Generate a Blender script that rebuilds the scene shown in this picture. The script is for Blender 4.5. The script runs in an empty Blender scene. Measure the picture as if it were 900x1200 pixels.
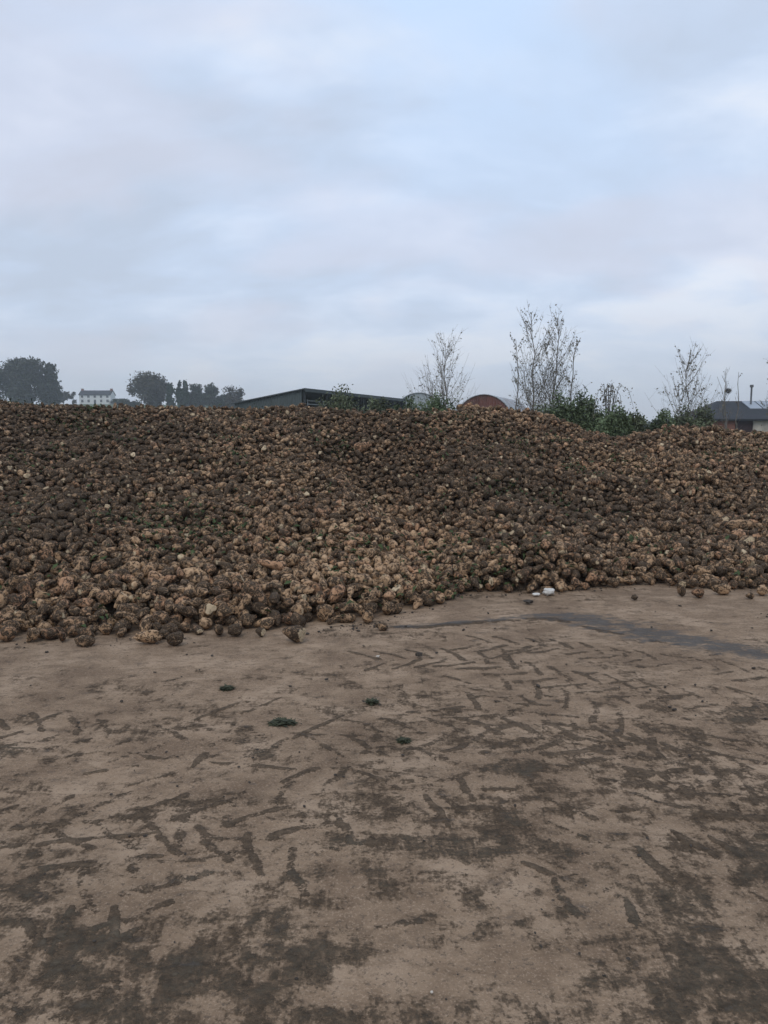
import bpy, math, random
import numpy as np
from mathutils import Vector, Matrix, Euler

random.seed(11)
RNG = np.random.default_rng(7)
S = bpy.context.scene
COL = S.collection
R = math.radians

# ------------------------------------------------------------------ camera geometry
F, CX, CY, EYE = 880.0, 450.0, 600.0, 1.65      # focal length in photo pixels, centre, eye height
TH = math.atan(100.0 / F)
CT, ST = math.cos(TH), math.sin(TH)


def ray(px, py):
    x, v = (px - CX) / F, (CY - py) / F
    return np.array([x, v * ST + CT, v * CT - ST])


def at(px, py, D):
    """world point seen at photo pixel px,py whose distance along the ground axis is D"""
    d = ray(px, py)
    return np.array([0, 0, EYE]) + d * (D / d[1])


def on_ground(px, py):
    d = ray(px, py)
    return np.array([0, 0, EYE]) + d * (EYE / -d[2])


def to_px(p):
    q = p - np.array([0, 0, EYE])
    fw = q[..., 1] * CT - q[..., 2] * ST
    up = q[..., 1] * ST + q[..., 2] * CT
    fw = np.maximum(fw, 1e-3)
    return CX + F * q[..., 0] / fw, CY - F * up / fw, fw


# ------------------------------------------------------------------ numpy noise
def _hash(ix, iy, seed):
    n = (ix.astype(np.int64) * 374761393 + iy.astype(np.int64) * 668265263 + seed * 974711) & 0xFFFFFFFF
    n = ((n ^ (n >> 13)) * 1274126177) & 0xFFFFFFFF
    n = ((n ^ (n >> 16)) * 2246822519) & 0xFFFFFFFF
    return ((n ^ (n >> 15)) & 0xFFFFFF) / float(0xFFFFFF)


def vnoise(x, y, seed=0):
    ix, iy = np.floor(x), np.floor(y)
    fx, fy = x - ix, y - iy
    fx = fx * fx * fx * (fx * (fx * 6 - 15) + 10)
    fy = fy * fy * fy * (fy * (fy * 6 - 15) + 10)
    a, b = _hash(ix, iy, seed), _hash(ix + 1, iy, seed)
    c, d = _hash(ix, iy + 1, seed), _hash(ix + 1, iy + 1, seed)
    return (a * (1 - fx) + b * fx) * (1 - fy) + (c * (1 - fx) + d * fx) * fy


def fbm(x, y, seed=0, octaves=4, gain=0.5):
    t, amp, s = 0.0, 1.0, 0.0
    for o in range(octaves):
        t = t + amp * vnoise(x, y, seed + o * 17)
        s += amp
        amp *= gain
        x, y = x * 2.03 + 3.1, y * 2.03 + 7.7
    return t / s - 0.5


def sstep(a, b, x):
    t = np.clip((x - a) / (b - a), 0, 1)
    return t * t * (3 - 2 * t)


# ------------------------------------------------------------------ scene helpers
def tag(o, label=None, cat=None, group=None, kind=None):
    if label: o['label'] = label
    if cat: o['category'] = cat
    if group: o['group'] = group
    if kind: o['kind'] = kind
    return o


def empty(name, loc, rz=0.0):
    o = bpy.data.objects.new(name, None)
    o.location = loc
    o.rotation_euler = (0, 0, rz)
    o.empty_display_size = 0.2
    COL.objects.link(o)
    return o


def raw_mesh(name, verts, faces, k, mat, smooth=True):
    """faces: (n,k) int array"""
    me = bpy.data.meshes.new(name)
    n = len(faces)
    me.vertices.add(len(verts))
    me.vertices.foreach_set('co', np.ascontiguousarray(verts, dtype=np.float32).ravel())
    me.loops.add(n * k)
    me.loops.foreach_set('vertex_index', np.ascontiguousarray(faces, dtype=np.int32).ravel())
    me.polygons.add(n)
    me.polygons.foreach_set('loop_start', np.arange(0, n * k, k, dtype=np.int32))
    me.update(calc_edges=True)
    (me.shade_smooth if smooth else me.shade_flat)()
    if mat: me.materials.append(mat)
    return me


def link(name, me, parent=None, loc=None):
    o = bpy.data.objects.new(name, me)
    COL.objects.link(o)
    if parent is not None: o.parent = parent
    if loc is not None: o.location = loc
    return o


def fattr(me, name, vals):
    a = me.attributes.new(name, 'FLOAT', 'POINT')
    a.data.foreach_set('value', np.ascontiguousarray(vals, dtype=np.float32))


def vattr(me, name, vals):
    a = me.attributes.new(name, 'FLOAT_VECTOR', 'POINT')
    a.data.foreach_set('vector', np.ascontiguousarray(vals, dtype=np.float32).ravel())


class MB:
    """collects polygons, boxes and tubes and links them as one mesh object"""
    def __init__(self):
        self.v, self.f = [], []

    def poly(self, pts):
        b = len(self.v)
        self.v += [tuple(map(float, p)) for p in pts]
        self.f.append(tuple(range(b, b + len(pts))))

    def box(self, x0, x1, y0, y1, z0, z1):
        b = len(self.v)
        self.v += [(x, y, z) for z in (z0, z1) for y in (y0, y1) for x in (x0, x1)]
        for q in ((0, 2, 3, 1), (4, 5, 7, 6), (0, 1, 5, 4), (2, 6, 7, 3), (0, 4, 6, 2), (1, 3, 7, 5)):
            self.f.append(tuple(b + i for i in q))

    def tube(self, pts, rad, n=5, cap=True):
        pts = [Vector(p) for p in pts]
        b = len(self.v)
        for i, p in enumerate(pts):
            d = (pts[min(i + 1, len(pts) - 1)] - pts[max(i - 1, 0)])
            if d.length < 1e-9: d = Vector((0, 0, 1))
            d.normalize()
            ref = Vector((1, 0, 0)) if abs(d.x) < 0.8 else Vector((0, 1, 0))
            u = d.cross(ref).normalized()
            w = d.cross(u)
            r = rad[i] if hasattr(rad, '__len__') else rad
            for k in range(n):
                a = 2 * math.pi * k / n
                q = p + (u * math.cos(a) + w * math.sin(a)) * r
                self.v.append((q.x, q.y, q.z))
        for i in range(len(pts) - 1):
            for k in range(n):
                k2 = (k + 1) % n
                self.f.append((b + i * n + k, b + i * n + k2, b + (i + 1) * n + k2, b + (i + 1) * n + k))
        if cap:
            self.f.append(tuple(b + k for k in range(n))[::-1])
            self.f.append(tuple(b + (len(pts) - 1) * n + k for k in range(n)))

    def build(self, name, mat, parent=None, smooth=False):
        me = bpy.data.meshes.new(name)
        me.from_pydata(self.v, [], self.f)
        me.update()
        (me.shade_smooth if smooth else me.shade_flat)()
        me.materials.append(mat)
        return link(name, me, parent)


# ------------------------------------------------------------------ node helpers
def new_mat(name, rough=0.9):
    m = bpy.data.materials.new(name)
    m.use_nodes = True
    nt = m.node_tree
    b = nt.nodes['Principled BSDF']
    b.inputs['Roughness'].default_value = rough
    b.inputs['Specular IOR Level'].default_value = 0.25
    return m, nt, b


def N(nt, t, **kw):
    n = nt.nodes.new(t)
    for k, v in kw.items():
        setattr(n, k, v)
    return n


def setin(nt, sock, v):
    if isinstance(v, bpy.types.NodeSocket):
        nt.links.new(v, sock)
    elif v is not None:
        sock.default_value = v


def math_(nt, op, a, b=None, c=None, clamp=False):
    n = N(nt, 'ShaderNodeMath', operation=op, use_clamp=clamp)
    for i, v in enumerate((a, b, c)):
        setin(nt, n.inputs[i], v)
    return n.outputs[0]


def mixc(nt, fac, a, b, mode='MIX'):
    n = N(nt, 'ShaderNodeMix', data_type='RGBA', blend_type=mode)
    setin(nt, n.inputs[0], fac)
    for s, v in ((n.inputs[6], a), (n.inputs[7], b)):
        setin(nt, s, (*v, 1) if isinstance(v, tuple) and len(v) == 3 else v)
    return n.outputs[2]


def ramp(nt, fac, stops, interp='LINEAR'):
    n = N(nt, 'ShaderNodeValToRGB')
    n.color_ramp.interpolation = interp
    e = n.color_ramp.elements
    while len(e) < len(stops): e.new(0.5)
    for el, (p, c) in zip(e, stops):
        el.position = p
        el.color = (*c, 1) if len(c) == 3 else c
    setin(nt, n.inputs[0], fac)
    return n.outputs[0]


def noise(nt, vec, scale, detail=4.0, rough=0.6, dist=0.0):
    n = N(nt, 'ShaderNodeTexNoise')
    setin(nt, n.inputs['Vector'], vec)
    n.inputs['Scale'].default_value = scale
    n.inputs['Detail'].default_value = detail
    n.inputs['Roughness'].default_value = rough
    n.inputs['Distortion'].default_value = dist
    return n.outputs['Fac']


def mapr(nt, v, a, b, c=0.0, d=1.0):
    n = N(nt, 'ShaderNodeMapRange', clamp=True, interpolation_type='SMOOTHSTEP')
    setin(nt, n.inputs[0], v)
    for i, x in enumerate((a, b, c, d)):
        n.inputs[1 + i].default_value = x
    return n.outputs[0]


def attr(nt, name, out='Fac'):
    n = N(nt, 'ShaderNodeAttribute', attribute_name=name)
    return n.outputs[out]


def bump(nt, b, h, strength, dist):
    n = N(nt, 'ShaderNodeBump')
    n.inputs['Strength'].default_value = strength
    n.inputs['Distance'].default_value = dist
    setin(nt, n.inputs['Height'], h)
    nt.links.new(n.outputs[0], b.inputs['Normal'])


def plain(name, c, rough=0.85, var=0.25, scale=3.0, metal=0.0, bmp=0.0):
    m, nt, b = new_mat(name, rough)
    pos = N(nt, 'ShaderNodeNewGeometry').outputs['Position']
    n = noise(nt, pos, scale, 5, 0.65)
    lo = tuple(x * (1 - var) for x in c)
    hi = tuple(min(1, x * (1 + var)) for x in c)
    nt.links.new(ramp(nt, n, [(0.3, lo), (0.7, hi)]), b.inputs['Base Color'])
    b.inputs['Metallic'].default_value = metal
    if bmp: bump(nt, b, n, 0.5, bmp)
    return m


def sheet_mat(name, c, pitch, axis_vec, rough=0.6, var=0.2, rust=None):
    """profiled metal sheeting: ribs run vertical, counted along axis_vec"""
    m, nt, b = new_mat(name, rough)
    pos = N(nt, 'ShaderNodeNewGeometry').outputs['Position']
    dp = N(nt, 'ShaderNodeVectorMath', operation='DOT_PRODUCT')
    nt.links.new(pos, dp.inputs[0])
    dp.inputs[1].default_value = axis_vec
    s = math_(nt, 'SINE', math_(nt, 'MULTIPLY', dp.outputs['Value'], 2 * math.pi / pitch))
    n = noise(nt, pos, 0.9, 5, 0.65)
    lo = tuple(x * (1 - var) for x in c)
    hi = tuple(x * (1 + var) for x in c)
    colr = ramp(nt, n, [(0.3, lo), (0.7, hi)])
    if rust:
        colr = mixc(nt, mapr(nt, noise(nt, pos, 0.6, 6, 0.7), 0.5, 0.62), colr, rust)
    nt.links.new(colr, b.inputs['Base Color'])
    bump(nt, b, s, 0.8, 0.03)
    return m


# ------------------------------------------------------------------ materials
def beet_material():
    m, nt, b = new_mat('soiled_beet_skin', 0.9)
    loc = attr(nt, 'loc', 'Vector')
    tone = attr(nt, 'tone')
    hue = attr(nt, 'hue')
    skin = ramp(nt, tone, [(0.0, (0.170, 0.108, 0.064)), (0.35, (0.30, 0.188, 0.107)), (0.7, (0.42, 0.258, 0.142)), (1.0, (0.55, 0.355, 0.205))])
    skin = mixc(nt, mapr(nt, hue, 0.6, 1.0, 0, 0.6), skin, (0.44, 0.22, 0.12))
    soil = ramp(nt, noise(nt, loc, 80, 4, 0.7), [(0.35, (0.026, 0.0175, 0.011)), (0.65, (0.090, 0.061, 0.039))])
    n1 = noise(nt, loc, 24, 5, 0.66, 0.9)
    n2 = noise(nt, loc, 95, 4, 0.75)
    cover = math_(nt, 'ADD', n1, math_(nt, 'MULTIPLY', math_(nt, 'SUBTRACT', n2, 0.5), 0.62))
    lim = math_(nt, 'SUBTRACT', cover, math_(nt, 'MULTIPLY', math_(nt, 'SUBTRACT', tone, 0.5), 0.22))
    fac = mapr(nt, lim, 0.405, 0.52)
    c = mixc(nt, fac, skin, soil)
    fleck = mapr(nt, noise(nt, loc, 120, 2, 0.5), 0.60, 0.68, 0, 0.4)
    c = mixc(nt, fleck, c, (0.50, 0.37, 0.24))
    cutf = math_(nt, 'MULTIPLY', attr(nt, 'cutface'), mapr(nt, n1, 0.50, 0.62, 1.0, 0.15))
    c = mixc(nt, cutf, c, (0.64, 0.49, 0.31))
    nt.links.new(c, b.inputs['Base Color'])
    nt.links.new(mapr(nt, fac, 0, 1, 0.7, 0.95), b.inputs['Roughness'])
    h = math_(nt, 'ADD', math_(nt, 'MULTIPLY', fac, 0.6), math_(nt, 'MULTIPLY', n2, 0.9))
    bump(nt, b, h, 0.9, 0.010)
    return m


def ground_material():
    m, nt, b = new_mat('muddy_concrete', 0.9)
    pos = N(nt, 'ShaderNodeNewGeometry').outputs['Position']
    mud, wet, yard, tone = attr(nt, 'mud'), attr(nt, 'wet'), attr(nt, 'yard'), attr(nt, 'shade')
    damp = attr(nt, 'damp')
    st = N(nt, 'ShaderNodeMapping')
    st.inputs['Scale'].default_value = (0.75, 1.35, 1.0)
    st.inputs['Rotation'].default_value = (0, 0, R(-14))
    nt.links.new(pos, st.inputs['Vector'])
    # fine breakup of the mud's edge
    nA = noise(nt, pos, 14, 6, 0.68)
    nB = noise(nt, pos, 70, 4, 0.7)
    nS = noise(nt, st.outputs[0], 9, 6, 0.7, 0.4)
    br = math_(nt, 'ADD', math_(nt, 'MULTIPLY', math_(nt, 'SUBTRACT', nA, 0.5), 1.5),
               math_(nt, 'ADD', math_(nt, 'MULTIPLY', math_(nt, 'SUBTRACT', nB, 0.5), 1.4),
                     math_(nt, 'MULTIPLY', math_(nt, 'SUBTRACT', nS, 0.5), 1.5)))
    mm = math_(nt, 'ADD', mud, br)
    s2 = N(nt, 'ShaderNodeMapping')
    s2.inputs['Scale'].default_value = (2.4, 0.55, 1.0)
    s2.inputs['Rotation'].default_value = (0, 0, R(24))
    nt.links.new(pos, s2.inputs['Vector'])
    scrape = noise(nt, s2.outputs[0], 9, 6, 0.72, 0.6)
    mm = math_(nt, 'ADD', mm, math_(nt, 'MULTIPLY', math_(nt, 'SUBTRACT', scrape, 0.5), 1.5))
    fac = math_(nt, 'MULTIPLY', mapr(nt, mm, 0.18, 0.80), mapr(nt, noise(nt, pos, 30, 6, 0.75), 0.36, 0.60, 0.35, 0.98))
    tr_ = math_(nt, 'ADD', attr(nt, 'tread'), math_(nt, 'MULTIPLY', br, 0.9))
    tfac = math_(nt, 'MULTIPLY', mapr(nt, tr_, 0.34, 0.62), mapr(nt, noise(nt, pos, 30, 6, 0.75), 0.34, 0.56, 0.5, 0.95))
    fac = math_(nt, 'MAXIMUM', fac, tfac)
    film = mapr(nt, mm, 0.0, 0.5, 0, 1)
    # dried, trodden surface
    dry = ramp(nt, noise(nt, pos, 2.2, 6, 0.65), [(0.36, (0.178, 0.118, 0.076)), (0.5, (0.262, 0.180, 0.117)), (0.64, (0.345, 0.245, 0.165))])
    dry = mixc(nt, mapr(nt, nS, 0.44, 0.62, 0, 0.6), dry, (0.150, 0.100, 0.064))
    dry = mixc(nt, mapr(nt, noise(nt, pos, 110, 3, 0.7), 0.52, 0.66, 0, 0.55), dry, (0.40, 0.29, 0.20))
    dry = mixc(nt, mapr(nt, noise(nt, pos, 48, 4, 0.75), 0.55, 0.66, 0, 0.7), dry, (0.085, 0.064, 0.049))
    dry = mixc(nt, math_(nt, 'MULTIPLY', film, 0.7), dry, (0.125, 0.084, 0.053))
    thick = ramp(nt, noise(nt, pos, 26, 5, 0.65), [(0.38, (0.034, 0.025, 0.017)), (0.62, (0.105, 0.073, 0.047))])
    greyd = ramp(nt, noise(nt, st.outputs[0], 22, 5, 0.65), [(0.38, (0.036, 0.030, 0.022)), (0.62, (0.096, 0.077, 0.054))])
    mudc = mixc(nt, mapr(nt, math_(nt, 'ADD', damp, math_(nt, 'MULTIPLY', math_(nt, 'SUBTRACT', nA, 0.5), 0.9)), 0.35, 0.65), thick, greyd)
    c = mixc(nt, math_(nt, 'MULTIPLY', fac, 0.88), dry, mudc)
    c = mixc(nt, 1.0, c, tone, 'MULTIPLY')
    # run-off film
    wf = mapr(nt, math_(nt, 'ADD', wet, math_(nt, 'MULTIPLY', math_(nt, 'SUBTRACT', nS, 0.5), 3.0)), 0.25, 0.95)
    wc = ramp(nt, nS, [(0.36, (0.028, 0.026, 0.024)), (0.64, (0.10, 0.09, 0.082))])
    c = mixc(nt, math_(nt, 'MULTIPLY', wf, 0.85), c, wc)
    # rough grass beyond the yard
    grass = ramp(nt, noise(nt, pos, 1.5, 6, 0.7), [(0.3, (0.03, 0.045, 0.02)), (0.7, (0.08, 0.095, 0.04))])
    c = mixc(nt, yard, grass, c)
    nt.links.new(c, b.inputs['Base Color'])
    rg = mapr(nt, wf, 0, 1, 0.95, 0.7)
    rg2 = math_(nt, 'SUBTRACT', rg, math_(nt, 'MULTIPLY', math_(nt, 'MULTIPLY', fac, damp), 0.06))
    nt.links.new(rg2, b.inputs['Roughness'])
    h = math_(nt, 'ADD', math_(nt, 'MULTIPLY', fac, 0.5), math_(nt, 'ADD', math_(nt, 'MULTIPLY', nB, 0.5), math_(nt, 'MULTIPLY', nA, 0.8)))
    b.inputs['Specular IOR Level'].default_value = 0.15
    bump(nt, b, h, 0.9, 0.016)
    return m


def leaf_mat(name, c, var=0.45, scale=1.2):
    m, nt, b = new_mat(name, 0.75)
    pos = N(nt, 'ShaderNodeNewGeometry').outputs['Position']
    n = noise(nt, pos, scale, 3, 0.6)
    lo = tuple(x * (1 - var) for x in c)
    hi = tuple(x * (1 + var) for x in c)
    nt.links.new(ramp(nt, n, [(0.3, lo), (0.7, hi)]), b.inputs['Base Color'])
    return m


M_BEET = beet_material()
M_GROUND = ground_material()
M_LEAF = leaf_mat('beet_leaf', (0.040, 0.058, 0.018), 0.5, 8)
M_BARK = plain('grey_bark', (0.15, 0.132, 0.112), 0.9, 0.3, 4)
M_TWIG = plain('dark_twig', (0.06, 0.05, 0.045), 0.9, 0.3, 6)
M_CLOD = plain('soil_clod', (0.055, 0.045, 0.037), 0.95, 0.4, 40, bmp=0.01)

# ------------------------------------------------------------------ the heap's shape
TOE = [(-260, 770), (-120, 760), (0, 753), (100, 752), (200, 749), (300, 742), (380, 736), (440, 733), (462, 722), (500, 712), (525, 707), (532, 697),
       (600, 695), (660, 693), (720, 688), (775, 683), (800, 689), (860, 690), (900, 689), (1020, 690), (1160, 700)]
tw = np.array([on_ground(*p) for p in TOE])
TU, TD = tw[:, 0] / tw[:, 1], tw[:, 1]
# ridge: photo x, photo y of the skyline of beets, distance
RIDGE = [(-260, 474, 14.0), (-120, 468, 14.2), (0, 469, 14.4), (50, 472, 14.3), (100, 475, 14.2), (200, 475, 14.4), (270, 477, 14.5), (300, 478, 14.6),
         (345, 474, 14.6), (385, 478, 14.3), (420, 483, 14.2), (460, 488, 14.2), (500, 494, 14.4), (522, 492, 14.6), (545, 480, 14.8), (580, 476, 15.0),
         (620, 480, 15.0), (650, 487, 14.8), (690, 504, 14.2), (725, 512, 13.9), (755, 505, 14.3), (800, 497, 14.8), (835, 500, 14.8),
         (870, 505, 14.6), (900, 505, 14.6), (1020, 500, 14.6), (1160, 505, 14.6)]
rw = np.array([at(*p) for p in RIDGE])
RU, RD, RZ = rw[:, 0] / rw[:, 1], rw[:, 1], rw[:, 2] - 0.03

GX0, GX1, GY0, GY1, CELL = -13.0, 13.0, 4.3, 18.6, 0.0125
gx = np.arange(GX0, GX1, CELL)
gy = np.arange(GY0, GY1, CELL)


def heap_h(x, y):
    u = x / y
    dt = np.interp(u, TU, TD) + 0.10 * fbm(x * 2.2, y * 2.2, 3, 3)
    dr = np.interp(u, RU, RD)
    zr = np.interp(u, RU, RZ)
    s = np.clip((y - dt) / (dr - dt), 0, 1)
    g = 0.80 * s + 0.20 * s * s
    h = zr * g + 0.085 * sstep(0.0, 0.04, s) * (1 - s)
    bumpy = fbm(x * 0.55, y * 0.55, 21, 3) * 0.62 + fbm(x * 1.7, y * 1.7, 31, 2) * 0.16
    h = h + bumpy * np.sin(np.pi * np.clip(s, 0, 1)) ** 0.8
    uv = 0.088 - 0.17 * s
    h = h - 0.42 * np.exp(-((u - uv) / 0.055) ** 2) * np.sin(np.pi * np.clip(s * 1.15, 0, 1)) * sstep(0.05, 0.28, s) + 0.24 * np.exp(-((u - uv - 0.13) / 0.07) ** 2) + 0.12 * np.exp(-((u - uv + 0.14) / 0.08) ** 2) * np.sin(np.pi * s)
    h = np.where(y > dt, np.maximum(h, 0.05 + 0.9 * np.clip(s, 0, 0.12)), h)
    h = np.minimum(h, 0.055 + 0.85 * np.clip(y - dt, 0, None))      # no steeper than the beets can lie
    back = np.clip(y - dr, 0, None)
    h = np.where(y > dr, zr - 0.03 * back - 0.16 * back ** 2, h)
    edge = np.abs(x) - (0.511 * y + 1.1)
    h = h * (1 - sstep(0.0, 2.4, edge))
    return np.where(y < dt, -1.0, h)


XX, YY = np.meshgrid(gx, gy)          # rows are y
HT = heap_h(XX, YY)
FLOOR = np.maximum(0.0, HT - 0.16)


# ------------------------------------------------------------------ beet shapes
def icosphere(level):
    import bmesh
    bm = bmesh.new()
    bmesh.ops.create_icosphere(bm, subdivisions=level, radius=1.0)
    bm.verts.ensure_lookup_table()
    v = np.array([x.co[:] for x in bm.verts])
    f = np.array([[w.index for w in x.verts] for x in bm.faces])
    bm.free()
    return v, f


ICO = {k: icosphere(k) for k in (2, 3, 4)}        # 42, 162 and 642 vertices
NSHAPE = 40


def shape_params(k):
    g = np.random.default_rng(100 + k)
    return dict(dirs=g.normal(size=(9, 3)), ph=g.uniform(0, 6.28, 9), fr=g.uniform(1.4, 4.2, 9), am=g.uniform(0.010, 0.046, 9),
                taper=g.uniform(0.05, 0.42), tip=g.uniform(0.0, 0.9), cut=g.uniform(0.62, 1.2), groove=g.uniform(0.0, 0.13), ga=g.uniform(0, 6.28),
                fork=g.uniform(0, 1), rough=g.normal(size=(14, 3)), rp=g.uniform(0, 6.28, 14))


SHAPES = [shape_params(k) for k in range(NSHAPE)]


CUTV = {}


def shape_verts(k, level):
    p = ICO[level][0].copy()
    q = SHAPES[k]
    rad = np.ones(len(p))
    for d, ph, fr, am in zip(q['dirs'], q['ph'], q['fr'], q['am']):
        rad += am * np.sin(p @ d * fr + ph)
    for d, ph in zip(q['rough'], q['rp']):
        rad += 0.011 * np.sin(p @ d * 6.5 + ph)
    ang = np.arctan2(p[:, 2], p[:, 1])
    side = 1 - np.abs(p[:, 0]) ** 2
    rad -= q['groove'] * side * np.exp(-((np.sin((ang - q['ga']) / 1.0)) / 0.28) ** 2) 
    v = p * rad[:, None]
    x = v[:, 0]
    k1 = 1 + q['taper'] * x - 0.06
    v[:, 1] *= k1
    v[:, 2] *= k1
    low = np.clip(-x - 0.55, 0, None)
    v[:, 0] = np.where(x < -0.55, x - q['tip'] * low * 0.9, x)
    hi = v[:, 0] > q['cut']
    v[hi, 0] = q['cut'] + (v[hi, 0] - q['cut']) * 0.12
    CUTV[(k, level)] = hi * (1.0 if k % 2 == 0 else 0.0)
    return v


SV = {lv: [shape_verts(k, lv) for k in range(NSHAPE)] for lv in ICO}


# ------------------------------------------------------------------ pour the beets onto the heap
class Beet:
    __slots__ = ('pos', 'rot', 'ax', 'shape', 'tone', 'hue', 'off', 'vis', 'stray', 'top')


def ell_fields(rot, ax, pad=1.0):
    """lower and upper height offsets of a rotated ellipsoid on the raster, with the footprint mask"""
    A = rot @ np.diag(1.0 / (ax * pad) ** 2) @ rot.T
    rmax = ax.max() * pad
    k = int(rmax / CELL) + 1
    o = np.arange(-k, k + 1) * CELL
    X, Y = np.meshgrid(o, o)
    bq = A[0, 2] * X + A[1, 2] * Y
    cq = A[0, 0] * X * X + 2 * A[0, 1] * X * Y + A[1, 1] * Y * Y - 1
    disc = bq * bq - A[2, 2] * cq
    ok = disc > 0
    sq = np.sqrt(np.where(ok, disc, 0))
    lo = (-bq - sq) / A[2, 2]
    hi = (-bq + sq) / A[2, 2]
    return k, ok, lo, hi


def rand_rot():
    yaw = RNG.uniform(0, 2 * math.pi)
    pit = RNG.normal(0, 0.42)
    rol = RNG.uniform(0, 2 * math.pi)
    return np.array(Euler((rol, pit, yaw), 'XYZ').to_matrix())


def tone_at(x, y, z):
    px, py, _ = to_px(np.array([x, y, z]))
    big = fbm(np.array(x * 0.5), np.array(y * 0.5), 55, 3)
    t = 0.47 + 0.45 * float(big)
    # lighter tone mid-face and along the front, darker towards the left
    t += 0.24 * math.exp(-(((px - 425) / 120) ** 2 + ((py - 660) / 60) ** 2))
    t += 0.05 * math.exp(-(((py - 700) / 70) ** 2)) 
    t -= 0.08 * math.exp(-(((px - 60) / 150) ** 2 + ((py - 560) / 80) ** 2))
    return t


def new_beet(size):
    b = Beet()
    b.rot = rand_rot()
    r = size
    b.ax = r * np.array([RNG.uniform(1.0, 1.6), RNG.uniform(0.88, 1.05), RNG.uniform(0.85, 1.0)])
    if RNG.uniform() < 0.16:        # broken root ends and slim roots
        b.ax = r * np.array([RNG.uniform(1.5, 2.0), RNG.uniform(0.62, 0.8), RNG.uniform(0.6, 0.78)])
    b.shape = int(RNG.integers(NSHAPE))
    b.off = RNG.uniform(-50, 50, 3)
    b.stray = False
    b.vis = 0
    return b


def finish_beet(b, x, y, z):
    b.pos = np.array([x, y, z])
    b.tone = float(np.clip(tone_at(x, y, z) + RNG.normal(0, 0.15), 0.0, 0.92))
    b.hue = float(RNG.uniform(0, 1))


T = FLOOR.copy()
ny, nx = T.shape
TARGET = HT
beets = []


def drop(b, i, j, f):
    k, ok, lo, hi = f
    W = T[i - k:i + k + 1, j - k:j + k + 1]
    return float(np.max(np.where(ok, W - lo, -9)))


valid = np.argwhere(HT > 0.0)
ok_ij = valid[(valid[:, 0] > 14) & (valid[:, 0] < ny - 15) & (valid[:, 1] > 14) & (valid[:, 1] < nx - 15)]
dist = GY0 + ok_ij[:, 0] * CELL
miss = 0
cursor = 0
CH = RNG.integers(0, len(ok_ij), 900000)
NC = 6
while miss < 260 and len(beets) < 60000 and cursor + NC < len(CH):
    # larger ones roll down to the foot of the heap
    cand = ok_ij[CH[cursor:cursor + NC]]
    cursor += NC
    H = TARGET[cand[:, 0], cand[:, 1]]
    cur = T[cand[:, 0], cand[:, 1]] - H
    c = cand[int(np.argmin(cur))]
    i, j = int(c[0]), int(c[1])
    h = TARGET[i, j]
    foot = math.exp(-max(h, 0) / 0.55)
    size = (0.0370 + 0.0150 * foot) * math.exp(RNG.normal(0, 0.21))
    b = new_beet(size)
    f = ell_fields(b.rot, b.ax, 0.95)
    z = drop(b, i, j, f)
    # let it settle a little: try neighbouring spots
    best = (z - h * 1.0, i, j, z)
    for _ in range(3):
        di, dj = RNG.integers(-4, 5, 2)
        i2, j2 = i + int(di), j + int(dj)
        if i2 < 15 or j2 < 15 or i2 > ny - 16 or j2 > nx - 16: continue
        if TARGET[i2, j2] < 0: continue
        z2 = drop(b, i2, j2, f)
        if z2 - TARGET[i2, j2] < best[0]:
            best = (z2 - TARGET[i2, j2], i2, j2, z2)
    _, i, j, z = best
    if z - TARGET[i, j] > size * RNG.uniform(0.15, 0.75) + 0.01 and not (TARGET[i, j] < 0.14 and z < size * 1.25):
        miss += 1
        continue
    miss = max(0, miss - 1)
    k, ok, lo, hi = f
    W = T[i - k:i + k + 1, j - k:j + k + 1]
    np.maximum(W, np.where(ok, z + hi, -9), out=W)
    finish_beet(b, GX0 + j * CELL, GY0 + i * CELL, z)
    b.top = (i, j)
    beets.append(b)
# close the gaps along the foot, where the pour above leaves bare spots
TT = np.interp(XX / YY, TU, TD)
foot_ij = np.argwhere((HT > 0) & (YY - TT < 1.1) & (np.abs(XX) < 0.6 * YY + 1) & (XX / YY > 0.09))
foot_ij = foot_ij[(foot_ij[:, 0] > 14) & (foot_ij[:, 0] < ny - 15) & (foot_ij[:, 1] > 14) & (foot_ij[:, 1] < nx - 15)]
for c in foot_ij[RNG.integers(0, len(foot_ij), 5000)]:
    i, j = int(c[0]), int(c[1])
    if T[i, j] > max(0.06, TARGET[i, j] - 0.02): continue
    size = 0.047 * math.exp(RNG.normal(0, 0.2))
    b = new_beet(size)
    f = ell_fields(b.rot, b.ax, 0.86)
    z = drop(b, i, j, f)
    if z > max(TARGET[i, j], 0.07) + 0.35 * size: continue
    k, ok, lo, hi = f
    W = T[i - k:i + k + 1, j - k:j + k + 1]
    np.maximum(W, np.where(ok, z + hi, -9), out=W)
    finish_beet(b, GX0 + j * CELL, GY0 + i * CELL, z)
    b.top = (i, j)
    beets.append(b)
print('beets poured', len(beets))

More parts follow.
